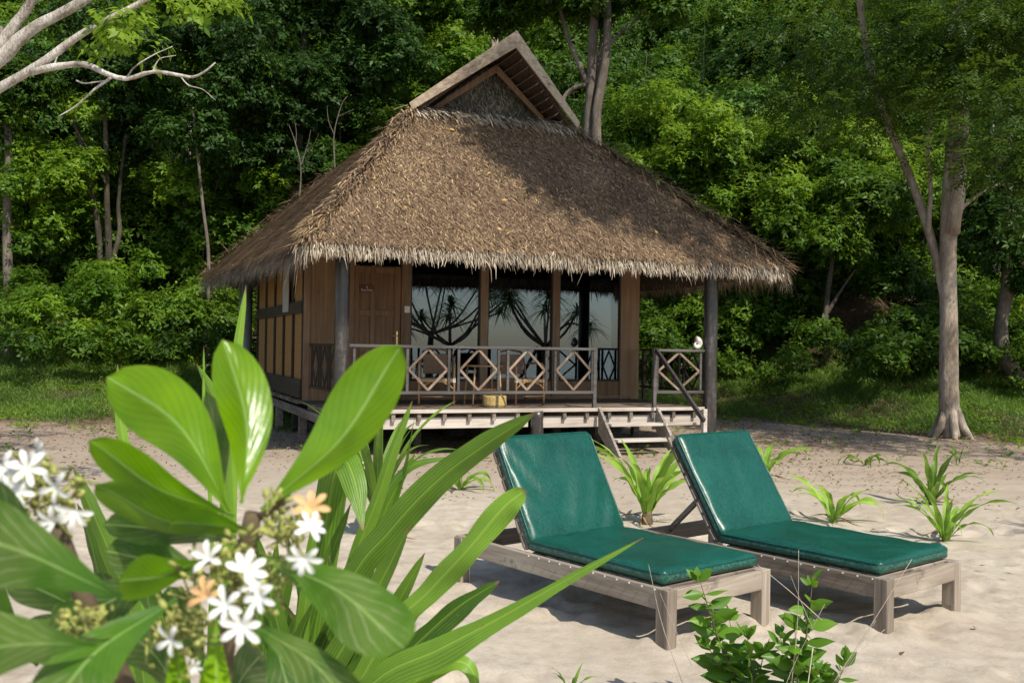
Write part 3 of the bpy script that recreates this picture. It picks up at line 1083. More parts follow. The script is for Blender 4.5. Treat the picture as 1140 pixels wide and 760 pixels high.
# deck
mb = MB()
y = -.10
i = 0
while y < 2.3:
    mb.box((-.16, y, DZ - .04), (5.93, y + .128, DZ + random.uniform(-.003, .002)), random.random())
    y += .135
mb.build('deck_boards', 'deck', hut, bevel=.004)
mb = MB().box((-.16, -.125, DZ - .050), (5.93, -.103, DZ + .004), .6)
mb.build('deck_edge', 'deck_pale', hut, bevel=.004)
mb = MB()
for x in np.arange(-.05, 5.9, .385):
    mb.box((x, -.10, DZ - .17), (x + .055, 2.2, DZ - .052), random.random())
mb.build('joists', 'grey_wood_y', hut)
mb = MB().box((-.12, -.045, .40), (2.86, -.002, .565), .7)
mb.box((3.10, -.045, .385), (5.90, -.002, .56), .55)
mb.build('deck_beam', 'deck_pale', hut, bevel=.005)
MB().box((-.14, .1, .42), (-.10, 7.8, .56), .3).build('side_beam', 'grey_wood_y', hut)
MB().box((6.14, .1, .42), (6.18, 2.3, .56), .3).build('side_beam', 'grey_wood_y', hut)
for x, y in ((-.10, 2.35), (-.10, 4.75), (-.1, 7.2), (1.6, 1.6), (3.0, 2.2), (4.9, 1.7), (6.0, 2.3), (4.4, 2.3)):
    MB().box((x - .06, y - .06, -.1), (x + .06, y + .06, .42), .3).build('post', 'grey_wood_y', hut)
mb = MB()
rr_ = random.Random(4)
for k in range(26):
    x, y = rr_.uniform(.2, 6), rr_.uniform(3.0, 4.2)
    s_ = rr_.uniform(.12, .3)
    mb.box((x - s_, y - s_, -.1), (x + s_, y + s_, s_ * .9), jit=s_ * .35)
mb.build('foundation_stones', 'rock', hut, bevel=.03)
MB().box((.1, 4.4, -.1), (6.0, 4.55, .5), .2).build('foundation_wall', 'rock', hut)

# walls
WY = 2.30


def wallbox(name, x0, x1, z0, z1, mat, y0=WY, y1=WY + .08, **k):
    return MB().box((x0, y0, z0), (x1, y1, z1)).build(name, mat, hut, **k)


wallbox('front_panel', -.10, .62, DZ, 3.1, 'ply', bevel=.004)
wallbox('corner_post', -.125, -.02, DZ, 3.1, 'frame', WY - .03, WY - .003, bevel=.004)
wallbox('front_wall', 5.70, 6.06, DZ, 3.1, 'ply', bevel=.006, label='plain brown wall panel at the right end')
wallbox('sill_board', 1.66, 5.70, DZ, 1.0, 'ply', WY + .01, WY + .07)
wallbox('base_moulding', 1.60, 5.9, DZ + .004, DZ + .07, 'frame', WY - .02, WY + .005, bevel=.01)
# door
mb = MB()
x0, x1 = .70, 1.50
d0, d1 = DZ + .02, 2.92
mb.box((x0, WY + .03, d0), (x1, WY + .05, d1), .3)
for a_, b_ in ((x0, x0 + .09), (x1 - .11, x1), (x0 + .28, x0 + .36)):
    mb.box((a_, WY + .008, d0), (b_, WY + .0295, d1), .5)
for za in (d0, d0 + .78, d0 + 1.38, d1 - .12):
    for xa, xb in ((x0 + .0905, x0 + .2795), (x0 + .3605, x1 - .1105)):
        mb.box((xa, WY + .009, za), (xb, WY + .0295, za + .10), .55)
door = mb.build('door', 'door', hut, bevel=.006)
MB().box((x1 - .075, WY - .004, 1.60), (x1 - .045, WY + .007, 1.84)).build('handle_plate', 'brass', door, bevel=.003)
MB().tube([(x1 - .06, WY - .005, 1.76), (x1 - .06, WY - .05, 1.76), (x1 - .08, WY - .058, 1.76), (x1 - .17, WY - .058, 1.757)], .010, 8).build('door_handle', 'brass', door, smooth=True)
sg = MB().box((x0 + .09, WY - .008, 2.475), (x0 + .335, WY + .007, 2.59)).build('number_sign', 'sign', door, bevel=.003)


def text(body, size, loc, mat, parent, rot=(R(90), 0, 0), name='lettering'):
    cu = bpy.data.curves.new(name, 'FONT')
    cu.body = body
    cu.size = size
    cu.extrude = .0015
    cu.align_x = 'CENTER'
    o = bpy.data.objects.new(name, cu)
    dg = bpy.context.evaluated_depsgraph_get()
    COL.objects.link(o)
    bpy.context.view_layer.update()
    me = bpy.data.meshes.new_from_object(o.evaluated_get(bpy.context.evaluated_depsgraph_get()))
    bpy.data.objects.remove(o)
    me.transform(Matrix.Translation(loc) @ Matrix.Rotation(rot[0], 4, 'X'))
    return link(name, me, M[mat], parent)


t_a = text('5', .058, (x0 + .2125, WY - .010, 2.535), 'sign_ink', door, name='sign_number')
t_b = text('Bora Molu', .046, (x0 + .2125, WY - .010, 2.492), 'sign_ink', door, name='sign_name')
MB().box((.62, WY - .03, DZ), (.695, WY + .085, 3.1)).box((1.505, WY - .03, DZ), (1.53, WY + .085, 3.1)).build('door_frame', 'door', hut, bevel=.005)
MB().box((1.555, WY - .042, 2.15), (1.645, WY - .031, 2.26)).box((1.585, WY - .047, 2.185), (1.615, WY - .0425, 2.225)).build('light_switch', 'white_plastic', hut, bevel=.004)
# window posts and panes
for a_, b_ in ((1.533, 1.67), (2.92, 3.06), (4.29, 4.43), (5.66, 5.70)):
    MB().box((a_, WY - .03, DZ + .002), (b_, WY + .09, 3.1)).build('window_post', 'frame', hut, bevel=.006)
for a_, b_ in ((1.672, 2.918), (3.062, 4.288), (4.432, 5.658)):
    wf = MB().box((a_, WY + .02, 1.0), (a_ + .025, WY + .055, 3.05)).box((b_ - .025, WY + .02, 1.0), (b_, WY + .055, 3.05)).box((a_ + .026, WY + .02, 1.002), (b_ - .026, WY + .055, 1.04))
    wf = wf.build('window', 'rail_dark', hut)
    MB().box((a_ + .02, WY + .032, 1.03), (b_ - .02, WY + .038, 3.05)).build('pane', 'glass', wf)
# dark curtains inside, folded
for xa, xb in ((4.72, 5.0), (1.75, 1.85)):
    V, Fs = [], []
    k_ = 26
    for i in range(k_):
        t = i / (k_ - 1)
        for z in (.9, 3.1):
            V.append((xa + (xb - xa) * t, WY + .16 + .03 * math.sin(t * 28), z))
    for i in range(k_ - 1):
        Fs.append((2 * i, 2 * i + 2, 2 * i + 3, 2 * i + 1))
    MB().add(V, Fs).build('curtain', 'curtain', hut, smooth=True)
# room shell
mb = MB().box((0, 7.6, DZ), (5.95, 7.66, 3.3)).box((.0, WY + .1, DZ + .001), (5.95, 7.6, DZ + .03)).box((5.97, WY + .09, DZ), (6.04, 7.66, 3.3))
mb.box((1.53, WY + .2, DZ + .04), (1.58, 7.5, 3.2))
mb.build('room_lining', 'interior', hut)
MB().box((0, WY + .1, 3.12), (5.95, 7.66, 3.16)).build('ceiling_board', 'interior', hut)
# left wall: woven panels, battens
sx_ = -.10
MB().box((sx_, WY + .085, DZ + .2), (sx_ + .03, 7.75, 3.12), .5).build('woven_wall', 'bamboo', hut)
for yb_ in (2.36, 3.3, 4.3, 5.35, 6.5, 7.7):
    MB().box((sx_ - .035, yb_ - .05, DZ), (sx_ - .001, yb_ + .05, 3.1)).build('wall_batten', 'dark_board', hut, bevel=.004)
MB().box((sx_ - .05, 2.4, 2.10), (sx_ - .036, 7.7, 2.30)).build('wall_band', 'dark_board', hut, bevel=.004)
MB().box((sx_ - .06, 2.36, DZ + .04), (sx_ - .037, 7.8, 1.02)).build('skirting_board', 'dark_board', hut, bevel=.004)
MB().box((sx_ - .075, 3.55, 2.15), (sx_ - .052, 4.12, 3.1)).build('wall_shutter', 'pale_panel', hut, bevel=.01)
mb = MB()
for yy in np.arange(2.5, 7.7, .2):
    mb.box((sx_ - .08, yy, DZ - .06), (sx_ + .1, yy + .08, DZ - .003))
mb.build('side_joists', 'grey_wood_y', hut)


# railings
def diamond(name, cx, cz, hw, hh, y_, mat, parent, axis='x', th=.022):
    pts = [(0, hh), (hw, 0), (0, -hh), (-hw, 0)]
    m_ = MB()
    for k in range(4):
        a_, b_ = pts[k], pts[(k + 1) % 4]
        if axis == 'x':
            p, q = (cx + a_[0], y_ + (.004 if k % 2 else 0), cz + a_[1]), (cx + b_[0], y_ + (.004 if k % 2 else 0), cz + b_[1])
            m_.bar(p, q, .035, th, up=(0, 1, 0))
        else:
            p, q = (y_ + (.004 if k % 2 else 0), cx + a_[0], cz + a_[1]), (y_ + (.004 if k % 2 else 0), cx + b_[0], cz + b_[1])
            m_.bar(p, q, .035, th, up=(1, 0, 0))
    return m_.build(name, mat, parent, bevel=.003)


RT, RB = 1.61, .92


def rail_run(x0, x1, n_, mat, lat, axis='x', pos=0.0, posts=(), mat2=None):
    def bx(m_, a_, b_, y0, y1, z0, z1):
        return m_.box((a_, y0, z0), (b_, y1, z1)) if axis == 'x' else m_.box((y0, a_, z0), (y1, b_, z1))
    m_ = MB()
    bx(m_, x0, x1, pos - .035, pos + .035, RT - .04, RT)
    bx(m_, x0, x1, pos - .025, pos + .025, RB - .022, RB + .022)
    for p_ in posts:
        bx(m_, p_ - .028, p_ + .028, pos - .028, pos + .028, DZ + .002, RT - .041)
    r_ = m_.build('railing', mat, hut, bevel=.004)
    bw = (x1 - x0) / n_
    for i in range(n_):
        for e in (.075, bw - .075):
            xx = x0 + i * bw + e
            bx(MB(), xx - .02, xx + .02, pos - .018, pos + .018, RB + .0225, RT - .041).build('baluster', mat, r_, bevel=.003)
    for i in range(n_):
        diamond('lattice_diamond', x0 + (i + .5) * bw, (RT + RB) / 2 - .01, bw / 2 - .10, (RT - RB) / 2 - .045, pos, lat, r_, axis)
    return r_


rail_run(.11, 4.02, 5, 'rail', 'lattice', 'x', 0.0, (3.99,))
rail_run(5.03, 5.99, 1, 'rail', 'lattice', 'x', 0.0, (5.06,))
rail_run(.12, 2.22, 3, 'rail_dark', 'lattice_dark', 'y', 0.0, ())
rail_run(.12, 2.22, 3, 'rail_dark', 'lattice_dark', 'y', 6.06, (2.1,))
# stairs
for xs in (4.02, 5.05):
    y0, y1 = -.13, -.78
    V = []
    for xx in (xs - .022, xs + .022):
        V += [(xx, y0, DZ + .02), (xx, y1 - .12, -.05), (xx, y1 + .14, -.05), (xx, y0, .30)]
    MB().add(V, [(0, 1, 2, 3), (7, 6, 5, 4), (0, 4, 5, 1), (1, 5, 6, 2), (2, 6, 7, 3), (3, 7, 4, 0)], .6).build('stair_stringer', 'grey_wood_x', hut, bevel=.004)
for k, (yy, zz) in enumerate(((-.36, .46), (-.58, .24))):
    MB().box((4.045, yy - .13, zz - .04), (5.025, yy + .13, zz), .8).build('stair_tread', 'deck_pale', hut, bevel=.005)
MB().bar((5.06, -.04, 1.60), (5.06, -1.45, .57), .045, .07).build('handrail', 'rail', hut, bevel=.004)
MB().box((5.80, -.30, -.1), (5.87, -.23, .66), .9).build('post', 'deck_pale', hut, bevel=.004)
MB().box((5.0, -.12, .33), (5.09, -.05, .60)).build('stair_block', 'grey_wood_x', hut)


# hut-local to world
def hw(x, y, z):
    c_, s_ = math.cos(TH), math.sin(TH)
    return np.array([P0[0] + x * c_ - y * s_, P0[1] + x * s_ + y * c_, z])


# shell on the rail
mb = MB()
pts, rads = [], []
for k in range(40):
    a_ = k / 39 * 2.2 * math.pi
    rr = .012 + .055 * (k / 39) ** 1.2
    pts.append((math.cos(a_) * rr, .01 * (1 - k / 39), math.sin(a_) * rr))
    rads.append(.008 + .040 * (k / 39) ** 1.1)
mb.tube(pts, rads, 14, .5)
sh = mb.build('seashell', 'shell', None, smooth=True, label='white coiled seashell standing on the veranda rail by the column', cat='seashell')
sh.location = hw(5.84, 0, RT + .088)
sh.rotation_euler = (0, R(-60), TH)
sh.scale = (1.15, 1.15, 1.15)


# rattan armchairs
def armchair(x, y, rz, label):
    t_ = empty('rattan_armchair', hw(x, y, DZ), TH + rz, label=label, cat='armchair', group='rattan armchairs on the veranda')
    for sx2 in (-1, 1):
        MB().tube([(sx2 * .27, -.25, 0), (sx2 * .27, -.25, .60), (sx2 * .27, -.20, .66), (sx2 * .27, .0, .665), (sx2 * .27, .22, .66)], .017, 8).build('front_leg', 'rattan', t_, smooth=True)
        MB().tube([(sx2 * .26, .26, 0), (sx2 * .26, .24, .4), (sx2 * .26, .30, .68), (sx2 * .22, .33, .84)], .017, 8).build('rear_leg', 'rattan_dark', t_, smooth=True)
        MB().box((sx2 * .27 - .022, -.274, .36), (sx2 * .27 + .022, -.226, .43)).build('binding', 'rattan_bind', t_, bevel=.005)
        MB().tube([(sx2 * .27, -.25, .25), (sx2 * .20, -.255, .32), (sx2 * .1, -.255, .36)], .01, 6).build('brace', 'rattan', t_, smooth=True)
    MB().tube([(-.22, .33, .84), (0, .35, .88), (.22, .33, .84)], .018, 8).build('top_rail', 'rattan_dark', t_, smooth=True)
    MB().box((-.25, -.27, .36), (.25, .27, .42)).build('seat', 'rattan', t_, bevel=.015)
    MB().box((-.22, .27, .48), (.22, .295, .80)).build('backrest', 'rattan_dark', t_, bevel=.01)
    MB().tube([(-.26, -.25, .14), (.26, -.25, .14)], .011, 6).build('stretcher', 'rattan_dark', t_, smooth=True)
    return t_


armchair(1.72, .95, R(-18), 'rattan armchair on the veranda just right of the door')
armchair(3.15, .95, R(12), 'rattan armchair between the basket stool and the third window')
# bamboo stool table with drum base
t_ = empty('bamboo_side_table', hw(2.42, .75, DZ), TH, label='golden bamboo side table between the two rattan armchairs', cat='side table')
for sx2, sy2 in ((-1, -1), (1, -1), (1, 1), (-1, 1)):
    MB().tube([(sx2 * .24, sy2 * .2, 0), (sx2 * .20, sy2 * .17, .62)], .014, 8).build('leg', 'rattan', t_, smooth=True)
MB().tube([(-.25, -.2, .62), (.25, -.2, .62), (.25, .2, .62), (-.25, .2, .62), (-.25, -.2, .62)], .013, 6).build('rim', 'rattan', t_, smooth=True)
MB().box((-.23, -.18, .605), (.23, .18, .62)).build('table_top', 'rattan_dark', t_)
MB().tube([(-.22, -.18, .26), (.22, -.18, .26)], .016, 6).build('crossbar', 'rattan', t_, smooth=True)
mb = MB().tube([(0, 0, 0), (0, 0, .03), (0, 0, .15), (0, 0, .17)], [.17, .185, .185, .18], 20)
ob = mb.build('woven_basket', 'basket', None, smooth=False, label='low round golden basket under the bamboo side table', cat='basket')
ob.location = hw(2.5, .45, DZ + .001)
ob.rotation_euler = (0, 0, TH)


# ------------------------------------------------------------------ loungers
def cushion_mesh(L, W, Tk, nx_=44, ny_=26, seed=0, worn=.12):
    """rounded padded slab: x in 0..L, y in 0..W, z 0..Tk"""
    g = np.random.default_rng(seed)
    # superellipsoid-like section: sweep grid over top and bottom joined round the edge
    V, Fs, T = [], [], []
    rings = 5
    U, Vv = np.meshgrid(np.linspace(0, 1, nx_), np.linspace(0, 1, ny_), indexing='ij')

    def rounded(u_, v_, inset):
        x = inset + u_ * (L - 2 * inset)
        y = inset + v_ * (W - 2 * inset)
        return x, y
    idx_ = {}
    # top
    for side_ in (1, 0):
        for i in range(nx_):
            for j in range(ny_):
                u_, v_ = i / (nx_ - 1), j / (ny_ - 1)
                # concentrate samples at the edges
                u2 = .5 - .5 * math.cos(math.pi * u_)
                v2 = .5 - .5 * math.cos(math.pi * v_)
                x, y = rounded(u2, v2, 0)
                ed = min(x, L - x, y, W - y)
                # corner rounding
                rc = .055
                cx_, cy_ = min(max(x, rc), L - rc), min(max(y, rc), W - rc)
                dx_, dy_ = x - cx_, y - cy_
                m_ = math.hypot(dx_, dy_)
                if dx_ and dy_ and m_ > rc:
                    x, y = cx_ + dx_ / m_ * rc, cy_ + dy_ / m_ * rc
                e_ = min(ed / .045, 1)
                h_ = math.sqrt(max(0, 1 - (1 - e_) ** 2))
                puff = .014 * math.sin(math.pi * min(max(x / L, 0), 1)) * math.sin(math.pi * min(max(y / W, 0), 1))
                wr_ = -.016 * math.exp(-((y - W * (.35 + .25 * x / L)) / .045) ** 2) * math.exp(-((x - L * .6) / .25) ** 2) + .007 * math.sin(7 * x + 3 * y + seed) * math.sin(5 * y + 2) * e_ + .005 * math.sin(19 * x + 8 * math.sin(6 * y + seed)) * e_ * (.4 + math.sin(3 * x + 2 * y + seed) ** 2)
                if side_:
                    z = Tk * .5 + Tk * .5 * h_ + puff + wr_
                else:
                    z = Tk * .5 - Tk * .5 * h_
                V.append((x, y, z))
                T.append(worn * max(0, 1 - ed / .022) ** 2)
        idx_[side_] = len(V) - nx_ * ny_
    for i in range(nx_ - 1):
        for j in range(ny_ - 1):
            a_ = i * ny_ + j
            Fs.append((a_, a_ + ny_, a_ + ny_ + 1, a_ + 1))
            b_ = a_ + nx_ * ny_
            Fs.append((b_, b_ + 1, b_ + ny_ + 1, b_ + ny_))
    return V, Fs, T


def piping(L, W, Tk, f_, parent):
    rc, i_ = .05, .006
    P = []
    for cx_, cy_, a0 in ((L - rc, W - rc, 0), (rc, W - rc, 90), (rc, rc, 180), (L - rc, rc, 270)):
        for a_ in (0, 22, 45, 68, 90):
            P.append((cx_ + (rc - i_) * math.cos(R(a0 + a_)), cy_ + (rc - i_) * math.sin(R(a0 + a_))))
    P.append(P[0])
    Q = []
    for (a_, b_), (c_, d_) in zip(P[:-1], P[1:]):
        k_ = max(1, int(math.hypot(c_ - a_, d_ - b_) / .08))
        Q += [(a_ + (c_ - a_) * j / k_, b_ + (d_ - b_) * j / k_) for j in range(k_)]
    Q.append(P[0])
    MB().tube([f_((x, y, Tk * .80 + random.uniform(-.0015, .0015))) for x, y in Q], .0055, 6, .0, cap=False).build('piping', 'vinyl', parent, smooth=True)


def make_lounger(origin, headdir, label, phi, seed, W=.86, L=1.90, hinge=1.20, BL=.74):
    """origin = near outer corner at the foot end on the left; +x local runs to the head, local y to the right"""
    ang = math.atan2(headdir[1], headdir[0])
    t_ = empty('sun_lounger', (origin[0], origin[1], 0), ang, label=label, cat='sun lounger', group='green cushioned loungers on the sand')
    H = .335
    W_ = -W   # right of the head direction is -y
    bh = .115
    MB().box((.0, 0, H - bh), (L, -.045, H)).build('side_rail', 'lounger_x', t_, bevel=.005)
    MB().box((.0, W_ + .045, H - bh), (L, W_, H)).build('side_rail', 'lounger_x', t_, bevel=.005)
    MB().box((-.004, -.047, H - bh + .003), (.035, W_ + .047, H - .003)).build('foot_rail', 'lounger_y', t_, bevel=.005)
    MB().box((L - .035, -.047, H - bh + .003), (L + .002, W_ + .047, H - .003)).build('head_rail', 'lounger_y', t_, bevel=.005)
    for lx in (-.008, L - .075):
        for ly in (.006, W_ + .074):
            MB().box((lx, ly - .080, -.06), (lx + .085, ly, H + .002 if lx < 0 else H - .01), random.random()).build('leg', 'lounger_z', t_, bevel=.006)
    mb_ = MB()
    for k in range(9):
        mb_.box((.06 + k * .126, -.05, H - .022), (.15 + k * .126, W_ + .05, H + .004))
    mb_.build('seat_slats', 'lounger_y', t_, bevel=.003)
    V, Fs, T = cushion_mesh(hinge - .045, W - .05, .082, seed=seed)
    V = [(x + .045, -.025 - y, z + H + .006) for x, y, z in V]
    piping(hinge - .045, W - .05, .082, lambda p: (p[0] + .045, -.025 - p[1], p[2] + H + .006), MB().add(V, Fs, T).build('seat_cushion', 'vinyl', t_, smooth=True))
    # backrest pivots at the hinge
    c_, s_ = math.cos(phi), math.sin(phi)

    def br(p):
        x, y, z = p
        return (hinge + x * c_ - z * s_, -.025 - y, H + .02 + x * s_ + z * c_)
    V, Fs, T = cushion_mesh(BL, W - .05, .075, seed=seed + 5)
    V = [br((x, y, z + .01 - .0 * x)) for x, y, z in V]
    piping(BL, W - .05, .075, lambda p: br((p[0], p[1], p[2] + .01)), MB().add(V, Fs, T).build('back_cushion', 'vinyl', t_, smooth=True))
    mb_ = MB()
    for yy in (.02, W - .095):
        V = [br(p) for p in ((0, yy, -.035), (BL + .03, yy, -.035), (BL + .03, yy + .045, -.035), (0, yy + .045, -.035), (0, yy, .004), (BL + .03, yy, .004), (BL + .03, yy + .045, .004), (0, yy + .045, .004))]
        mb_.add(V, [(0, 3, 2, 1), (4, 5, 6, 7), (0, 1, 5, 4), (1, 2, 6, 5), (2, 3, 7, 6), (3, 0, 4, 7)])
    for k in range(8):
        x = .01 + k * (BL - .07) / 7
        V = [br(p) for p in ((x, .0, -.018), (x + .075, .0, -.018), (x + .075, W - .05, -.018), (x, W - .05, -.018), (x, .0, .0), (x + .075, .0, .0), (x + .075, W - .05, .0), (x, W - .05, .0))]
        mb_.add(V, [(0, 3, 2, 1), (4, 5, 6, 7), (0, 1, 5, 4), (1, 2, 6, 5), (2, 3, 7, 6), (3, 0, 4, 7)])
    mb_.build('backrest_frame', 'lounger_z', t_, bevel=.003)
    for yy in (.09, W - .12):
        p = br((BL * .42, yy, -.04))
        MB().bar(p, (hinge + .55, -.025 - yy, H - .06), .04, .03).build('prop_strut', 'lounger_x', t_, bevel=.003)
    # small bright tack heads along the rail under the cushion
    mb_ = MB()
    for k in range(12):
        mb_.box((.08 + k * .095, .003, H - .012), (.088 + k * .095, .008, H - .004))
    mb_.build('tacks', 'white_plastic', t_)
    return t_


make_lounger((.845, 5.29), (-.635, .772), 'left green cushioned sun lounger, nearer one in front of the steps', R(60), 1, W=.89, L=1.90, hinge=1.20, BL=.74)
make_lounger((2.134, 5.62), (-.64, .768), 'right green cushioned sun lounger beside the sunlit sand seedlings', R(57), 9, W=.86, L=1.90, hinge=1.235, BL=.76)


# ------------------------------------------------------------------ strap leaved plants on the sand
def lily(loc, size, nleaf, label, mat='strap_yellow', group='strap leaved plants growing in the sand', seed=0, stub=.0, width=.05, lean=.45, wave=.22, tint=.6, uprt=.5):
    g = random.Random(seed)
    t_ = empty('strap_leaf_plant', loc, 0, label=label, cat='plant', group=group)
    if stub:
        MB().tube([(0, 0, -.05), (0, 0, stub), (.01, 0, stub + .08)], [.06, .05, .035], 10, wob=.08).build('stem', 'stem_brown', t_, smooth=True)
    for k in range(nleaf):
        a_ = k * 2.399 + g.uniform(-.3, .3)
        u_ = (k + .5) / nleaf
        out = .78 * lean * (1.25 - uprt * u_) * g.uniform(.7, 1.25)
        L = 1.12 * size * g.uniform(.75, 1.15) * (1.0 - .25 * abs(u_ - .6))
        pts, ws = [], []
        n_ = 16
        x_, z_ = 0.015, stub * .9
        el = R(82) - out * .5
        dl = L / n_
        for i in range(n_ + 1):
            t = i / n_
            pts.append((x_ * math.cos(a_), x_ * math.sin(a_), z_))
            x_ += math.cos(el) * dl
            z_ += math.sin(el) * dl
            el -= out * (.04 + .17 * t * 1.6)
            ws.append(width * (.45 + .55 * min(1, t * 3)) * (1 - max(0, (t - .45) / .55) ** 1.6) + .001)
        side = (-math.sin(a_), math.cos(a_), g.uniform(-.2, .2))
        MB().ribbon(pts, ws, side, .16, min(1, max(0, tint + g.uniform(-.25, .25))), g.uniform(-.9, .9), 5, wave).build('leaf', mat, t_, smooth=True)
    for k in range(3 if size > .2 else 0):
        a_ = g.uniform(0, 6.28)
        L = size * g.uniform(.3, .55)
        pts = [(math.cos(a_ + .5 * t) * (.02 + L * t), math.sin(a_ + .5 * t) * (.02 + L * t), .03 + .10 * size * math.sin(3.1 * min(1, t * 1.15)) * (1 - t)) for t in np.linspace(0, 1, 9)]
        MB().ribbon(pts, [width * .45 * q for q in (.6, .8, .9, .9, .8, .6, .45, .3, .1)], (-math.sin(a_), math.cos(a_), .2), .3, g.uniform(.4, .9), g.uniform(-1, 1), 5, .15).build('dry_leaf', 'litter', t_, smooth=True)
    return t_


def gp(px, py):
    p = ground_at(px, py)
    return (p[0], p[1], 0.0)


lily(gp(720, 583), .80, 19, 'large yellow green plant between the two lounger backrests', seed=3, width=.07, lean=.62, wave=.22, tint=.75, stub=.06)
lily(gp(928, 582), .62, 10, 'small bright seedling plant just right of the right backrest', seed=5, width=.055, lean=.95, tint=.7, uprt=.6)
lily(gp(1052, 603), .64, 13, 'bright green seedling plant nearest the right edge', seed=8, width=.05, lean=.8, tint=.7, uprt=.7)
lily(gp(1037, 562), .68, 12, 'darker green plant directly behind the rightmost seedling', mat='strap', seed=11, width=.065, lean=.8, tint=.5, uprt=.7)
lily(gp(963, 518), .5, 6, 'tiny flat plant in front of the pale tree trunk', mat='strap', seed=12, width=.055, lean=1.4, tint=.6)
lily(gp(1066, 518), .3, 2, 'single upright sprout before the pale trunk', mat='strap', seed=13, width=.05, lean=.1, tint=.4)
lily(gp(850, 535), .66, 10, 'green plant half hidden behind the right lounger backrest', seed=15, width=.085, lean=.95, tint=.6, uprt=.7)
lily(gp(512, 545), .50, 9, 'low green plant left of the left lounger backrest', mat='strap_yellow', seed=17, width=.06, lean=1.15, tint=.5)
cr = lily(gp(419, 600), 1.0, 16, 'tall strap leaved plant on a dark stump with a white flower', mat='strap', seed=21, width=.075, lean=.52, wave=.05, tint=.55, stub=.22, uprt=.8)
# white flower of that plant


def star_flower(name, c, normal, r, parent, mat='petal', n_=6, wfac=.42, gap=0.0, seed=0, cup=.25, inv=None):
    g = random.Random(seed)
    nn = nrm(normal)
    x = nrm(np.cross(nn, (0.1, .3, 1)))
    y = np.cross(nn, x)
    if inv is not None:
        c = np.array(inv @ Vector(c))
    m_ = MB()
    c = np.array(c, float)
    a0 = g.uniform(0, 6.28)
    for k in range(n_):
        a_ = a0 + (2 * math.pi - gap) * k / n_ + g.uniform(-.08, .08)
        d = x * math.cos(a_) + y * math.sin(a_)
        s_ = -x * math.sin(a_) + y * math.cos(a_)
        L = r * g.uniform(.85, 1.1)
        pts = [c + d * L * t + nn * (cup * L * math.sin(t * 1.9) - .14 * L * t * t) for t in (0.02, .25, .5, .75, .92, 1)]
        ws = [r * wfac * k2 for k2 in (.25, .6, .95, 1, .6, .12)]
        m_.ribbon(pts, ws, s_, .12, .5, g.uniform(-.2, .2), 5)
    return m_.build(name, mat, parent, smooth=True)


p = at(392, 525, 8.3) - np.array(cr.location)
for k in range(4):
    star_flower('flower', p + np.array([.05 * math.sin(k * 2.4), .03 * math.cos(k * 2.1), .02 * k]), (random.uniform(-.5, .5), -.7, .6), .085, cr, n_=6, wfac=.3, seed=k)
MB().tube([(0, 0, .2), tuple(p * [.5, .5, .75]), tuple(p)], .010, 6).build('flower_stalk', 'stem_green', cr, smooth=True)
lily(gp(636, 772), .14, 5, 'tiny green sprout in the sand at the bottom edge', seed=33, width=.014, lean=.6, mat='strap')

# ------------------------------------------------------------------ foreground strap leaved plant: blades drawn through points in space
fg = empty('tall_strap_leaf_plant', at(330, 900, 2.2) * [1, 1, 0], 0, label='tall plant with long arching strap leaves in the lower left foreground', cat='plant')
fgl = np.array(fg.location)


def blade(path, wpx, name='leaf', mat='strap', tint=.6, fold=.15, twist=0.0, roll=0.0, wave=.05, parent=fg, org=fgl, n_=30, wprof=None):
    """path: (px,py,depth) ...; wpx widest px"""
    S_ = spline(path, n_)
    pts = np.array([at(a_, b_, d_) for a_, b_, d_ in S_]) - org
    ws = []
    for i in range(n_):
        t = i / (n_ - 1)
        wf = np.interp(t, *(wprof or ((0, .15, .5, .8, .93, 1), (.7, .9, 1, .72, .4, .03))))
        ws.append(.9 * wpx * wf * S_[i][2] / F)
    # side across the blade, as seen, rolled out of the picture plane
    V = []
    mb_ = MB()
    side = []
    T_ = np.gradient(pts, axis=0)
    view = nrm(pts[n_ // 2] + org - np.array([0, 0, CAMZ]))
    ph = random.uniform(0, 6)
    UV, Tn = [], []
    for i in range(n_):
        d = nrm(T_[i])
        x = nrm(np.cross(d, view))
        nn = np.cross(x, d)
        a_ = roll + twist * i / (n_ - 1)
        x, nn = x * math.cos(a_) + nn * math.sin(a_), nn * math.cos(a_) - x * math.sin(a_)
        for k in range(7):
            c_ = -1 + k / 3
            V.append(pts[i] + x * c_ * ws[i] / 2 + nn * (abs(c_) * fold * ws[i] + wave * ws[i] * math.sin(ph + i * .8 + c_ * 2) * abs(c_)))
            UV.append(((c_ + 1) / 2, i / (n_ - 1)))
            Tn.append(tint)
    Fs = [(i * 7 + k, i * 7 + k + 1, i * 7 + k + 8, i * 7 + k + 7) for i in range(n_ - 1) for k in range(6)]
    mb_.add(V, Fs, Tn, UV)
    return mb_.build(name, mat, parent, smooth=True)


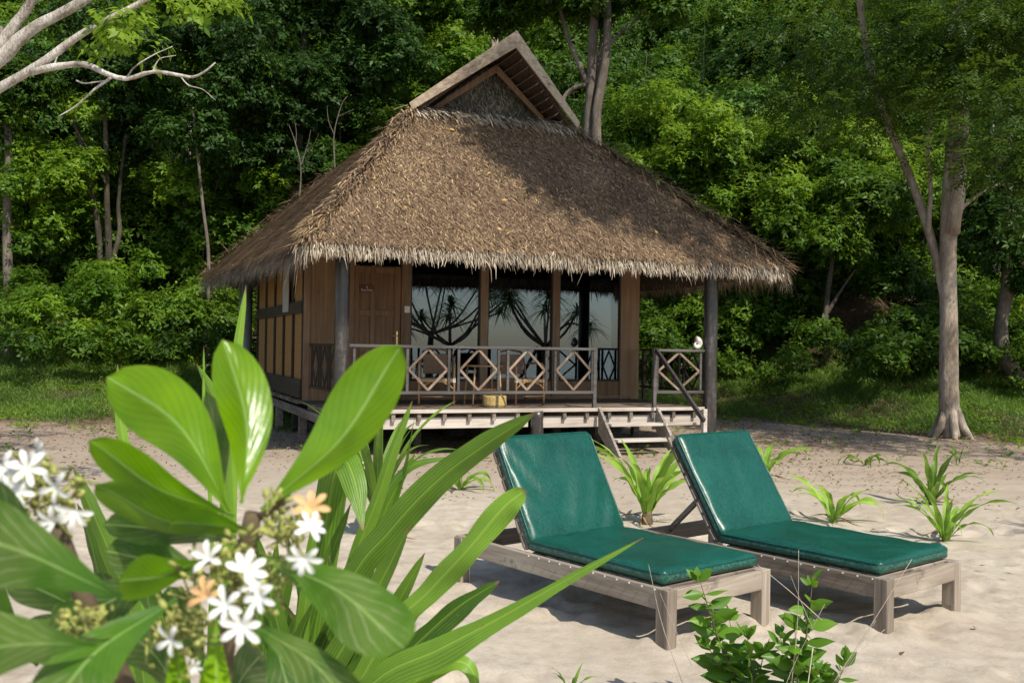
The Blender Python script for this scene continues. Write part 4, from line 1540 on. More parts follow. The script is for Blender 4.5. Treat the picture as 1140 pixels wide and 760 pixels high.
WP = ((0, .15, .5, .8, .93, 1), (.6, .85, 1, .75, .45, .03))
blade([(330, 860, 2.2), (385, 660, 2.15), (435, 590, 2.1), (487, 535, 2.05), (543, 493, 2.0), (597, 459, 1.95)], 38, tint=.55, roll=.5, twist=-.9)
blade([(340, 880, 2.1), (425, 715, 2.0), (480, 655, 1.95), (520, 612, 1.9), (560, 565, 1.88), (585, 545, 1.87)], 34, mat='strap_yellow', tint=.55, roll=.35, wave=.12, wprof=((0, .2, .6, .85, .95, 1), (.8, .85, .95, 1, .7, .1)))
blade([(330, 890, 2.0), (410, 765, 1.85), (490, 722, 1.75), (560, 685, 1.7), (630, 645, 1.66), (716, 598, 1.62)], 46, mat='strap_yellow', tint=.35, roll=.5, twist=.3, wprof=((0, .2, .45, .6, .8, 1), (.8, 1, .95, .55, .38, .03)))
blade([(340, 890, 2.1), (410, 770, 2.0), (465, 715, 1.95), (510, 675, 1.92), (556, 646, 1.9)], 42, tint=.15, roll=.7)
blade([(330, 890, 2.3), (345, 700, 2.35), (362, 590, 2.35), (372, 530, 2.3), (384, 512, 2.2), (396, 540, 2.15), (404, 590, 2.1)], 42, tint=.55, roll=.2, wprof=((0, .2, .5, .7, .85, 1), (.8, 1, .9, .8, .7, .05)))
blade([(345, 890, 2.4), (372, 700, 2.4), (395, 620, 2.4), (420, 555, 2.4), (438, 500, 2.4), (459, 446, 2.4)], 20, tint=.7, roll=.4)
blade([(355, 890, 2.5), (395, 680, 2.5), (425, 600, 2.5), (447, 530, 2.5), (462, 462, 2.5)], 17, tint=.45, roll=.3, twist=1.2)
blade([(350, 890, 2.5), (392, 680, 2.5), (415, 600, 2.5), (440, 545, 2.5), (463, 503, 2.5)], 14, tint=.5)
blade([(350, 890, 2.5), (380, 700, 2.5), (420, 570, 2.5), (455, 520, 2.5), (510, 508, 2.5)], 15, tint=.45, roll=.6)
blade([(345, 890, 2.0), (420, 800, 1.9), (470, 752, 1.85), (505, 735, 1.83), (527, 748, 1.82), (530, 790, 1.82)], 26, mat='strap_yellow', tint=.4, roll=.5)
blade([(250, 890, 2.2), (255, 620, 2.2), (258, 480, 2.2), (263, 400, 2.2), (274, 317, 2.2)], 17, mat='strap_yellow', tint=.65, roll=.3)
blade([(180, 890, 2.0), (160, 640, 2.0), (143, 520, 2.0), (133, 460, 2.0), (131, 405, 2.0)], 14, mat='strap_yellow', tint=.5)
blade([(240, 890, 2.2), (250, 600, 2.2), (248, 500, 2.2), (238, 445, 2.2), (219, 405, 2.2)], 22, mat='strap_yellow', tint=.5, roll=.7)
blade([(240, 890, 2.2), (236, 600, 2.2), (228, 480, 2.2), (227, 440, 2.2), (227, 385, 2.2)], 5, mat='strap_yellow', tint=.5)
blade([(180, 880, 1.6), (150, 700, 1.6), (126, 625, 1.6), (103, 570, 1.6), (82, 521, 1.6)], 27, tint=.4, roll=.5)
blade([(160, 880, 1.7), (125, 700, 1.7), (110, 640, 1.7), (100, 600, 1.7), (86, 560, 1.7)], 26, tint=.2, roll=.9)
gg = random.Random(5)
for k in range(34):
    bx_ = gg.uniform(290, 400)
    tx = bx_ + gg.uniform(-70, 90)
    ty = gg.uniform(560, 720)
    d_ = gg.uniform(2.05, 2.55)
    blade([(330, 900, d_), (bx_ * .6 + 330 * .4, 780, d_), ((bx_ + tx) / 2, (ty + 760) / 2, d_ - .03), (tx, ty, d_ - .06)], gg.uniform(16, 34), tint=gg.uniform(.1, .7), roll=gg.uniform(-.8, .8), twist=gg.uniform(-.6, .6), n_=18)
for k in range(8):
    tx, ty, d_ = gg.uniform(60, 300), gg.uniform(600, 700), gg.uniform(1.5, 2.3)
    blade([(240, 900, d_), (.6 * 240 + .4 * tx, 800, d_), (tx, ty, d_ - .05)], gg.uniform(18, 30), tint=gg.uniform(.1, .6), roll=gg.uniform(-.8, .8), n_=16)

# ------------------------------------------------------------------ foreground flowering shrub
sb = empty('flowering_beach_shrub', at(230, 900, .85) * [1, 1, 0], 0, label='glossy leaved beach shrub with white flowers in the left foreground', cat='shrub')
sbl = np.array(sb.location)


def broad(base, tip, wpx, tint=.6, roll=0.0, curl=.16, fold=.12, mat='broad', bend=(0, 0), name='leaf', prof=1.95):
    """base/tip = (px,py,depth)"""
    b_ = np.array(base, float)
    t_ = np.array(tip, float)
    mid_ = (b_ + t_) / 2 + np.array([bend[0], bend[1], 0])
    n_ = 22
    S_ = spline([b_, mid_, t_], n_)
    pts = np.array([at(*q) for q in S_]) - sbl
    T_ = np.gradient(pts, axis=0)
    view = nrm(pts[n_ // 2] + sbl - np.array([0, 0, CAMZ]))
    V, UV, Tn = [], [], []
    L = np.linalg.norm(pts[-1] - pts[0])
    K = 11
    dpt = (b_[2] + t_[2]) / 2
    for i in range(n_):
        t = i / (n_ - 1)
        wv = max(.0, math.sin(math.pi * min(1, t) ** prof)) ** .56
        wv = max(wv, .07 * (1 - t) if t < .5 else 0)
        wd = .91 * wpx / F * dpt * wv
        d = nrm(T_[i])
        x = nrm(np.cross(d, view))
        nn = np.cross(x, d)
        x2, n2 = x * math.cos(roll) + nn * math.sin(roll), nn * math.cos(roll) - x * math.sin(roll)
        for k in range(K):
            c_ = -1 + 2 * k / (K - 1)
            cam_ = fold * (abs(c_) - .35 * c_ * c_) * wd * 1.2
            V.append(pts[i] + x2 * c_ * wd / 2 + n2 * (cam_ - curl * L * (t - .4) ** 2 + .006 * L * math.sin(9 * t + 3 * c_)))
            UV.append(((c_ + 1) / 2, t))
            Tn.append(tint)
    Fs = [(i * K + k, i * K + k + 1, i * K + k + K + 1, i * K + k + K) for i in range(n_ - 1) for k in range(K - 1)]
    return MB().add(V, Fs, Tn, UV).build(name, mat, sb, smooth=True)


# upper rosette
broad((290, 566, .70), (442, 384, .74), 82, .60, roll=-.35, fold=.22, bend=(14, 12))
broad((270, 562, .70), (252, 382, .76), 68, .66, roll=.25, fold=.2, bend=(14, 0))
broad((258, 572, .69), (128, 422, .75), 88, .60, roll=.2, bend=(8, -22))
broad((262, 572, .68), (103, 486, .66), 54, .55, roll=.5, bend=(-6, 14))
broad((277, 590, .68), (108, 532, .62), 60, .42, roll=.7, bend=(-6, 18))
broad((250, 560, .78), (236, 436, .78), 40, .08, roll=.9, mat='broad_miner')
broad((278, 588, .67), (186, 578, .62), 40, .45, roll=.6)
broad((268, 600, .75), (118, 580, .74), 52, .05, roll=.5, mat='broad_miner')
broad((225, 622, .68), (128, 644, .62), 58, .45, roll=.4, bend=(0, 8))
broad((235, 640, .80), (120, 612, .80), 60, .0, roll=.2, mat='broad_miner')
# lower leaves with trails
broad((292, 620, .66), (456, 732, .56), 84, .55, roll=.25, mat='broad_miner', bend=(6, -16), fold=.14)
broad((272, 690, .64), (398, 800, .56), 62, .15, roll=.45, mat='broad_miner', bend=(10, -10))
broad((196, 668, .62), (50, 800, .52), 84, .35, roll=-.35, mat='broad_miner', bend=(-14, -10))
broad((241, 690, .64), (240, 815, .58), 44, .65, roll=.2, mat='broad')
broad((196, 690, .66), (205, 830, .60), 40, .55, roll=.5, mat='broad')
broad((132, 664, .56), (-75, 590, .46), 112, .25, roll=-.25, mat='broad_miner', bend=(-6, -14))
broad((104, 716, .56), (-80, 735, .46), 88, .45, roll=.2, mat='broad_miner', bend=(0, -8))
broad((110, 735, .58), (-20, 840, .50), 80, .15, roll=.4, mat='broad_miner')
broad((60, 620, .62), (-60, 530, .56), 70, .05, roll=.5, mat='broad_miner')
broad((180, 640, .8), (60, 700, .8), 70, .05, roll=.3, mat='broad_miner')
broad((300, 690, .80), (330, 800, .80), 50, .1, roll=.3, mat='broad_miner')
gl2 = random.Random(14)
for (bx_, by_, tx, ty, wd_) in ((120, 700, 10, 640, 60), (130, 760, 20, 700, 66), (150, 800, 60, 740, 70), (140, 720, 90, 640, 50), (200, 780, 140, 700, 56), (250, 800, 300, 720, 52), (170, 690, 150, 610, 40), (90, 660, 30, 610, 60), (180, 820, 100, 770, 70), (230, 760, 190, 650, 44), (40, 740, -30, 660, 70), (290, 780, 345, 740, 44)):
    d0_ = gl2.uniform(.80, .95)
    broad((bx_, by_, d0_), (tx, ty, d0_ - gl2.uniform(-.05, .08)), wd_, gl2.uniform(0, .3), roll=gl2.uniform(-.6, .6), mat=gl2.choice(('broad_miner', 'broad_miner', 'broad')), bend=(gl2.uniform(-8, 8), gl2.uniform(-8, 8)))
# stems
for pth, r_ in (([(282, 572, .73), (268, 640, .74), (250, 720, .76), (235, 900, .8)], .0065), ([(60, 580, .68), (100, 680, .70), (150, 780, .74), (225, 900, .8)], .006),
                ([(290, 575, .73), (312, 560, .72), (318, 548, .71)], .003)):
    MB().tube([at(*q) - sbl for q in spline(pth, 14)], [r_ * (1 + .03 * k) for k in range(14)], 10, wob=.06).build('stem', 'stem_brown', sb, smooth=True)
MB().tube([at(235, 898, .8) - sbl, np.array([0, 0, .55]), np.array([0, 0, 0])], [.009, .012, .016], 10, wob=.06).build('stem', 'stem_brown', sb, smooth=True)
fl = [(233, 622, .60, 24, 0), (272, 636, .58, 30, 0), (252, 674, .58, 28, 0), (290, 665, .58, 26, 0), (270, 696, .57, 30, 0), (192, 711, .57, 26, 0), (338, 620, .60, 24, 0), (345, 588, .60, 22, 0),
      (231, 664, .60, 27, 1), (346, 566, .61, 27, 1), (30, 522, .62, 26, 0), (64, 542, .62, 26, 0), (84, 568, .62, 26, 0), (62, 580, .61, 25, 0), (20, 548, .62, 25, 0), (42, 500, .63, 22, 0), (5, 520, .62, 24, 0), (281, 652, .60, 22, 0), (-6, 545, .62, 22, 0), (216, 741, .58, 12, 0)]
for k, (x, y, d_, rp, old) in enumerate(fl):
    star_flower('flower', at(x, y, d_) - sbl, (gg.uniform(-.5, .5), -1, gg.uniform(-.3, .6)), rp * .84 * d_ / F, sb, 'petal_old' if old else 'petal', n_=gg.choice((5, 6, 7)), wfac=.34, gap=gg.choice((0, .9, 2.0)), seed=k + 40, cup=.35)
# buds and berries between the flowers: one countless mass
mb = MB()
for cx_, cy_, sx2, sy2, cnt, d0_ in ((270, 640, 55, 55, 150, .64), (318, 585, 22, 35, 60, .66), (50, 552, 40, 38, 120, .64), (200, 700, 35, 40, 70, .62), (95, 690, 30, 20, 40, .60)):
    for k in range(cnt):
        p = at(cx_ + gg.gauss(0, sx2 * .5), cy_ + gg.gauss(0, sy2 * .5), d0_ + gg.uniform(-.01, .05)) - sbl
        r_ = gg.uniform(.0010, .0026)
        dr = nrm((gg.uniform(-1, 1), gg.uniform(-1, 1), gg.uniform(.1, 1)))
        mb.tube([p, p + dr * r_ * 1.2, p + dr * r_ * 2.6, p + dr * r_ * 3.2], [r_ * .5, r_, r_ * .8, r_ * .2], 6, gg.random())
        if gg.random() < .5:
            mb.tube([p - dr * .012, p], .0009, 4, .5)
mb.build('buds', 'bud', sb, smooth=True, kind='stuff')


# ------------------------------------------------------------------ small leafy shrubs at the lower right with dry twigs
def leafy_stem(parent, org, base, tip, nn_, Lpx, d_, tint, seed):
    g = random.Random(seed)
    P = spline([at(*base, d_), at((base[0] * .45 + tip[0] * .55) + g.uniform(-8, 8), base[1] * .5 + tip[1] * .5, d_), at(*tip, d_)], 12) - org
    MB().tube(P, [.006 * (1 - .07 * k) for k in range(12)], 6).build('stem', 'stem_brown', parent, smooth=True)
    nn_ = int(nn_ * 1.5)
    for k in range(nn_):
        t = .12 + .88 * k / (nn_ - 1)
        i = min(10, int(t * 11))
        c_ = P[i] + (P[i + 1] - P[i]) * (t * 11 - i if i < 10 else 1)
        for s_ in range(2 if k < nn_ - 1 else 3):
            a_ = k * 1.57 + s_ * math.pi + g.uniform(-.4, .4)
            el = g.uniform(.1, .7) + (.5 if k > nn_ - 3 else 0)
            d = np.array([math.cos(a_) * math.cos(el), math.sin(a_) * math.cos(el), math.sin(el)])
            L = 1.15 * Lpx * d_ / F * g.uniform(.7, 1.15) * (1 - .35 * max(0, t - .75) / .25)
            pts = [c_ + d * L * q + np.array([0, 0, -.18 * L * q * q]) for q in np.linspace(0, 1, 7)]
            ws = [L * .46 * q for q in (.08, .6, .95, 1, .78, .42, .03)]
            sd_ = np.cross(d, (g.uniform(-1.2, 1.2), g.uniform(-1.2, .4), g.uniform(.3, 1)))
            MBX[parent.name].ribbon(pts, ws, sd_, .16, min(1, max(0, tint + g.uniform(-.25, .25))), 0, 5, .03)


MBX = {}
for nm, lab, stems, bx2, d_ in (('leafy_shrub', 'young leafy shrub at the corner leg of the left lounger', [((846, 800), (779, 646), 13, 30, .55), ((850, 800), (812, 690), 9, 28, .5), ((842, 800), (832, 710), 8, 28, .4), ((835, 800), (785, 715), 7, 30, .5), ((850, 800), (800, 740), 5, 28, .3), ((848, 800), (850, 725), 6, 28, .5)], (846, 800), 4.4),
                               ('leafy_shrub', 'young leafy shrub with a bare reddish stem before the right lounger', [((895, 805), (904, 652), 11, 30, .55), ((900, 805), (885, 700), 8, 30, .45), ((905, 805), (942, 735), 7, 26, .55), ((890, 805), (868, 708), 7, 28, .45), ((905, 805), (915, 745), 6, 26, .4)], (896, 805), 4.25)):
    base = at(*bx2, d_)
    e_ = empty(nm, (base[0], base[1], 0), 0, label=lab, cat='shrub')
    MBX[e_.name] = MB()
    org = np.array(e_.location)
    for k, (b_, t__, nn_, Lp, tn) in enumerate(stems):
        leafy_stem(e_, org, b_, t__, nn_, Lp, d_ + random.uniform(-.12, .12), tn, k + 3)
    MBX[e_.name].build('leaves', 'shrub_leaf', e_, smooth=True)
tw = empty('dry_twigs', tuple(at(900, 800, 4.1) * [1, 1, 0]), 0, label='thin bare grey twigs standing among the small leafy shrubs', cat='twigs')
org = np.array(tw.location)
for (a_, b_, r_) in (((760, 760), (722, 628), .0016), ((770, 740), (735, 660), .0012), ((915, 690), (843, 628), .002), ((880, 770), (889, 612), .0018), ((905, 700), (880, 640), .0013), ((900, 800), (1015, 622), .002), ((930, 760), (975, 690), .0012), ((860, 800), (918, 672), .0013), ((985, 700), (940, 748), .001)):
    P = spline([at(*a_, 4.15), at((a_[0] + b_[0]) / 2 + random.uniform(-5, 5), (a_[1] + b_[1]) / 2, 4.12), at(*b_, 4.1)], 8) - org
    MB().tube(P, [r_ * (1.2 - .09 * k) for k in range(8)], 5).build('twig', 'twig', tw, smooth=True)
MB().tube([np.array([0, 0, -.02]), at(895, 792, 4.13) - org, at(905, 720, 4.13) - org], .0025, 5).build('twig', 'twig', tw, smooth=True)

exec_forest = True
# ------------------------------------------------------------------ trees
def limb(mb_, path, r0, r1, n_=16, sides=10, wob=.05, org=np.zeros(3), px=True):
    S_ = spline(path, n_)
    pts = [(at(*q) if px else np.array(q)) - org for q in S_]
    mb_.tube(pts, [r0 + (r1 - r0) * (k / (n_ - 1)) ** .8 for k in range(n_)], sides, wob=wob)


def tree(name, label, base, limbs, crown, mat='bark_mid', leaf='leaf_mid', group=None, density=26, K=6, L=.15, W=.07, droop=.2, seed=1, cat='tree', spread=1.0):
    """base=(px,py,depth); limbs=[(path,r0,r1)]; crown=[(px,py,depth,rx,rz,tint)]"""
    p = at(*base)
    z0 = tz(p[0], p[1])
    e_ = empty(name, (p[0], p[1], z0), 0, label=label, cat=cat, group=group)
    org = np.array(e_.location)
    for k, (path, r0, r1) in enumerate(limbs):
        mb_ = MB()
        limb(mb_, path, r0, r1, org=org, n_=20, sides=12)
        if k == 0:
            a_ = at(*path[0]) - org
            r_ = r0
            mb_.tube([np.array([a_[0], a_[1], -.3]), np.array([a_[0], a_[1], min(-.0, a_[2])]), a_], [r_ * 1.25, r_ * 1.15, r_], 12)
        mb_.build('trunk' if k == 0 else 'limb', mat, e_, smooth=True)
    if crown:
        rng = np.random.default_rng(seed)
        cl = []
        for (x, y, d_, rx, rz, tn) in crown:
            c_ = at(x, y, d_) - org
            for q in range(7):
                o_ = unit(rng.normal(0, 1, (1, 3)))[0] * np.array([rx, rx, rz]) * .62 * rng.uniform(.5, 1.1)
                s_ = rng.uniform(.32, .6)
                cl.append((c_ + o_, (rx * s_, rx * s_, rz * s_), tn + rng.normal(0, .12)))
        foliage('crown', cl, density, K, L, W, leaf, e_, rng=rng, droop=droop, spread=spread)
    return e_


# tree at the right, pale trunk standing at the edge of the sand
t_ = empty('pale_trunk_tree', tuple(ground_at(1058, 487)), 0, label='tall tree with a pale trunk standing where sand meets grass at right', cat='tree')
org = np.array(t_.location)
D0 = org[1]
mb = MB()
limb(mb, [(1058, 487, D0), (1057, 465, D0), (1056, 420, D0), (1056, 360, D0), (1055, 290, D0), (1058, 210, D0), (1064, 130, D0), (1068, 20, D0), (1070, -140, D0)], .205, .12, n_=40, sides=16, wob=.04, org=org)
for k in range(6):
    a_ = k * 1.05 + .3
    mb.tube([np.array([0, 0, .55]) + np.array([math.cos(a_), math.sin(a_), 0]) * .12, np.array([math.cos(a_) * .24, math.sin(a_) * .24, .2]), np.array([math.cos(a_) * .4, math.sin(a_) * .4, -.03]), np.array([math.cos(a_) * .7, math.sin(a_) * .7, -.12])], [.07, .075, .055, .02], 8, wob=.12)
mb.build('trunk', 'bark_pale', t_, smooth=True)
for path, r0, r1 in (([(1053, 335, D0), (1043, 290, D0 + .1), (1030, 245, D0 + .2), (1012, 195, D0 + .3), (985, 130, D0 + .3), (965, 60, D0), (950, -60, D0 - 1)], .10, .06),
                     ([(1060, 260, D0 - .1), (1068, 200, D0 - .3), (1072, 130, D0 - .3), (1076, 40, D0 - .5), (1085, -100, D0 - 1)], .14, .09),
                     ([(1033, 262, D0 + .1), (1036, 210, D0), (1033, 160, D0), (1040, 60, D0)], .05, .03),
                     ([(1066, 235, D0), (1085, 220, D0), (1105, 207, D0), (1125, 205, D0)], .045, .02),
                     ([(1068, -40, D0), (1000, -90, D0 - 1), (900, -130, D0), (760, -130, D0 + 1)], .12, .05),
                     ([(1068, -60, D0), (1120, -120, D0 - 2), (1250, -150, D0 - 4), (1400, -160, D0 - 6)], .12, .05)):
    mb = MB()
    limb(mb, path, r0, r1, org=org, n_=18)
    mb.build('limb', 'bark_pale', t_, smooth=True)


# feathery drooping sprays: leaflets in rows on a rachis
def sprays(C, D, npair, L, lw, ll, tint, rng):
    n_ = len(C)
    D = unit(D)
    S_ = unit(np.cross(D, np.array([[0, 0, 1.]])) + rng.normal(0, .25, (n_, 3)))
    N = np.cross(S_, D)
    ts = np.linspace(.1, 1, npair)
    out = []
    P = C[:, None, :] + D[:, None, :] * (L[:, None, None] * ts[None, :, None]) + np.array([0, 0, -1.]) * (L[:, None, None] * .35 * ts[None, :, None] ** 2)
    V = []
    sz = np.sin(np.pi * np.clip(ts * .8 + .18, 0, 1))[None, :, None]
    for sgn in (-1, 1):
        d = unit(S_[:, None, :] * sgn + D[:, None, :] * .55 + np.array([0, 0, -.35]) + rng.normal(0, .15, (n_, npair, 3)))
        nn = N[:, None, :]
        sd_ = unit(np.cross(d, nn))
        a_ = P
        l_ = ll * sz
        w_ = lw * sz
        V.append(np.stack([a_, a_ + d * l_ * .5 + sd_ * w_ * .5, a_ + d * l_, a_ + d * l_ * .5 - sd_ * w_ * .5], 2))
    V = np.concatenate(V, 1).reshape(-1, 3)
    T = np.repeat(np.repeat(tint, npair * 2) + rng.normal(0, .08, n_ * npair * 2), 4)
    return V, np.arange(len(V)).reshape(-1, 4), T


rng = np.random.default_rng(77)
cs, ds, tn = [], [], []
# canopy lumps: (px,py,depth,r_m, count)
lumps = []
for k in range(135):
    x = rng.uniform(640, 1200)
    lim = np.interp(x, (640, 720, 800, 900, 980, 1030, 1090, 1140, 1200), (40, 80, 125, 170, 190, 150, 160, 235, 275))
    y = rng.uniform(-110, lim - 18)
    lumps.append((x, y, rng.uniform(17.5, 21.5) if x < 960 else rng.uniform(13.5, 19), rng.uniform(.7, 1.25), 150, rng.uniform(.15, .85)))
# more crown above the frame and to the right: it shades the roof and the yard
for k in range(18):
    lumps.append((rng.uniform(1180, 1750), rng.uniform(-380, 60), rng.uniform(11, 18), rng.uniform(.7, 1.3), 90, rng.uniform(.3, .7)))


def shades_hut(p_):
    for zz in (.3, 1.2, 2.5, 3.5, 4.5, 5.5):
        if p_[2] < zz:
            continue
        q = p_ - np.array(sd) * ((p_[2] - zz) / sd.z)
        d_ = q[:2] - np.array(P0[:2])
        u_, v_ = d_[0] * math.cos(TH) + d_[1] * math.sin(TH), -d_[0] * math.sin(TH) + d_[1] * math.cos(TH)
        if -2.5 < u_ < 8.4 and -3.2 < v_ < 8.5:
            return True
    return False


lumps = [q for q in lumps if not shades_hut(at(*q[:3]))]
shade = []
for (u_, v_) in ((.55, .05), (.66, .10), (.78, .14), (.62, .26), (.72, .30), (.84, .32), (.68, .48), (.79, .52), (.90, .56), (.96, .80)):
    p_ = bil(FACES['front'], np.array([u_]), np.array([v_]))[0]
    p_ = hw(*p_[:2], p_[2]) + np.array(sd) * rng.uniform(6.5, 9)
    shade.append(p_)
for (x, y, d_, r_, cnt, tt) in lumps:
    c_ = at(x, y, d_) - org
    o_ = unit(rng.normal(0, 1, (cnt, 3))) * r_ * rng.random((cnt, 1)) ** .4 * np.array([1.3, 1.3, .45])
    cs.append(c_ + o_)
    ds.append(unit(o_ * np.array([1, 1, .3]) + rng.normal(0, .5, (cnt, 3)) * r_ + np.array([0, 0, -.15])))
    tn.append(np.full(cnt, tt) + rng.normal(0, .1, cnt))
for p_ in shade:
    cnt = 330
    o_ = unit(rng.normal(0, 1, (cnt, 3))) * .8 * rng.random((cnt, 1)) ** .4 * np.array([1.3, 1.3, .5])
    cs.append(p_ - org + o_)
    ds.append(unit(o_ + rng.normal(0, .5, (cnt, 3))))
    tn.append(np.full(cnt, .5))
C = np.vstack(cs)
V, Fq_, T = sprays(C, np.vstack(ds), 7, rng.uniform(.28, .5, len(C)), .042, .115, np.concatenate(tn), rng)
link('crown', mesh_np('crown', V, Fq_, T), M['leaf_canopy'], t_)

# far right curved tree
tree('leaning_tree', 'dark leaning tree with a curved trunk at the far right edge', (1150, 455, 23),
     [([(1150, 455, 23), (1135, 425, 23), (1118, 395, 23), (1114, 360, 23), (1121, 320, 23), (1120, 250, 23.2), (1112, 170, 23.5), (1115, 60, 24)], .22, .09), ([(1118, 340, 23), (1130, 320, 23), (1137, 300, 23), (1150, 240, 23)], .09, .05)],
     [(1130, 270, 22.6, 1.3, 1.1, .45), (1100, 240, 23.4, 1.0, .9, .4), (1150, 180, 23.5, 1.2, 1.0, .5), (1110, 110, 24, 1.5, 1.2, .5), (1165, 320, 22.5, .9, .7, .3)], 'bark_mid', 'leaf_dark', seed=5)
# small tree right of the hut
tree('forked_small_tree', 'small forked tree in the undergrowth right of the hut', (920, 392, 26.5),
     [([(920, 400, 26.5), (918, 370, 26.5), (921, 330, 26.5), (926, 290, 26.5), (925, 240, 26.5)], .10, .05), ([(920, 350, 26.5), (935, 325, 26.4), (952, 300, 26.3)], .06, .025)],
     [(900, 262, 26, 1.4, .9, .5), (950, 270, 26, 1.5, .9, .55), (870, 250, 26.5, 1.2, .9, .45), (920, 215, 27, 1.6, 1.2, .55), (975, 235, 26, 1.3, 1.0, .45)], 'bark_mid', 'leaf_mid', seed=6)
# trees behind the roof
tree('multi_trunk_tree', 'grey tree with several trunks rising directly behind the roof', (656, 330, 25),
     [([(656, 330, 25), (655, 240, 25), (655, 150, 25), (658, 90, 25), (661, 30, 25), (668, -60, 25)], .17, .10), ([(668, 330, 24.8), (665, 200, 24.8), (664, 130, 24.8), (672, 80, 24.8), (676, 40, 24.8), (676, -60, 24.8)], .155, .09),
      ([(654, 95, 25), (646, 75, 25), (635, 50, 25), (622, 5, 25), (612, -40, 25)], .08, .045), ([(660, 100, 25.2), (666, 75, 25.4), (671, 42, 25.5)], .12, .07),
      ([(676, 52, 24.8), (690, 38, 24.8), (705, 25, 24.8), (722, 8, 24.8)], .055, .02), ([(652, 95, 25), (640, 98, 25), (630, 106, 25), (623, 120, 25)], .07, .05)],
     [(640, -10, 25, 1.6, 1.0, .4), (700, -20, 24.6, 1.8, 1.0, .35), (590, 0, 25, 1.4, .9, .4), (560, 20, 25.5, 1.0, .7, .35), (740, 10, 24.8, 1.2, .8, .4), (655, 15, 26, 1.1, .6, .3)], 'bark_mid', 'leaf_mid', seed=7)
tree('thin_pole_tree', 'thin pale trunk just above the left barge board', (545, 260, 33),
     [([(545, 260, 33), (547, 100, 33), (549, 40, 33), (547, -30, 33)], .09, .07), ([(549, 80, 33), (553, 45, 33), (555, -20, 33)], .07, .05)], [(540, -20, 33, 1.5, 1.0, .5)], 'bark_pale', 'leaf_mid', seed=8)
tree('twin_trunk_tree', 'twin trunked mossy tree standing in the left undergrowth', (121, 330, 27),
     [([(112, 330, 27), (112, 280, 27), (106, 230, 27), (97, 190, 27), (86, 145, 27), (72, 108, 27)], .10, .05), ([(122, 330, 26.8), (121, 272, 26.8), (119, 220, 26.8), (118, 160, 26.8), (116, 80, 27)], .11, .05),
      ([(122, 300, 26.9), (133, 260, 27), (132, 225, 27), (140, 150, 27)], .08, .04), ([(118, 205, 26.7), (100, 170, 26.4), (82, 140, 26.2)], .03, .015)],
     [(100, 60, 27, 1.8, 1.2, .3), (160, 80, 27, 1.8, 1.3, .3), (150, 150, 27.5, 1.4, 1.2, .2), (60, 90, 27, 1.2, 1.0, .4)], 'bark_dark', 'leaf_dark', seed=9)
tree('vine_hung_tree', 'vine hung brown tree at the far left edge', (10, 340, 26),
     [([(10, 340, 26), (8, 250, 26), (10, 170, 26), (5, 100, 26), (0, 30, 26)], .13, .08)],
     [(10, 130, 26, .9, 1.3, .3), (30, 90, 26, 1.2, 1.0, .35), (-20, 60, 26, 1.3, 1.1, .4)], 'bark_mid', 'leaf_mid', seed=10)
tree('slender_tree', 'slender brown tree rising left of the thatched eave', (232, 330, 25),
     [([(232, 340, 25), (232, 280, 25), (226, 230, 25), (222, 190, 25), (215, 120, 25)], .05, .03)],
     [(215, 150, 25, 1.1, .8, .35), (240, 110, 25.3, 1.2, .9, .25), (260, 60, 25.5, 1.5, 1.0, .25), (200, 60, 25.5, 1.4, 1.0, .25)], 'bark_mid', 'leaf_dark', seed=11)
# dark broad tree behind the left slope of the roof
tree('dark_crown_tree', 'broad dark crowned tree behind the left slope of the roof', (330, 280, 28),
     [([(330, 290, 28), (328, 200, 28), (335, 120, 28), (340, 30, 28)], .2, .1)],
     [(290, 60, 28, 1.9, 1.2, .25), (340, 20, 28, 2.0, 1.2, .3), (400, 30, 28, 1.8, 1.2, .3), (380, 90, 28, 1.7, 1.2, .2), (320, 120, 27.5, 1.8, 1.2, .2), (250, 110, 28, 1.6, 1.1, .2), (440, 80, 28, 1.3, .9, .35), (280, 180, 27.5, 1.5, 1.0, .2), (340, 190, 27.5, 1.2, .8, .3)], 'bark_dark', 'leaf_dark', seed=12)
tree('light_leaved_tree', 'light leaved tree behind the gable peak on its left', (500, 200, 31),
     [([(500, 260, 31), (498, 120, 31), (500, 20, 31)], .14, .07)],
     [(490, 60, 30.5, 1.7, 1.0, .7), (450, 20, 31, 1.8, 1.1, .6), (520, 10, 31, 1.6, 1.0, .6), (470, 100, 30.5, 1.0, .7, .6), (400, -10, 31, 1.6, 1.0, .6)], 'bark_mid', 'leaf_mid', seed=13)
tree('bright_leaved_tree', 'bright yellow green tree above the left slender tree', (200, 250, 30),
     [([(205, 260, 30), (210, 160, 30), (213, 60, 30), (214, -20, 30)], .1, .05)],
     [(190, 60, 29.5, 1.5, 1.0, .6), (230, 20, 29.5, 1.6, 1.0, .7), (170, 20, 29.5, 1.5, 1.0, .6), (260, 60, 30, 1.3, .8, .5), (220, -30, 29.5, 2.0, 1.2, .6)], 'bark_white', 'leaf_bright', seed=14)
tree('sunlit_tree', 'sunlit leafy tree on the slope right of the roof', (780, 330, 29),
     [([(780, 330, 29), (775, 250, 29), (780, 180, 29)], .13, .06)],
     [(740, 200, 28.5, 1.7, 1.2, .6), (790, 180, 28.5, 1.7, 1.2, .6), (830, 220, 28.5, 1.6, 1.1, .6), (700, 150, 29, 1.4, 1.0, .55), (760, 140, 29.5, 1.6, 1.1, .6), (860, 180, 28.8, 1.5, 1.1, .6)], 'bark_mid', 'leaf_mid', seed=15)
tree('broken_stump_tree', 'broken bare trunk poking up beside the right roof slope', (835, 300, 30.5),
     [([(833, 320, 30.5), (835, 270, 30.5), (838, 236, 30.5)], .08, .06)], [], 'bark_pale', 'leaf_mid', seed=16)
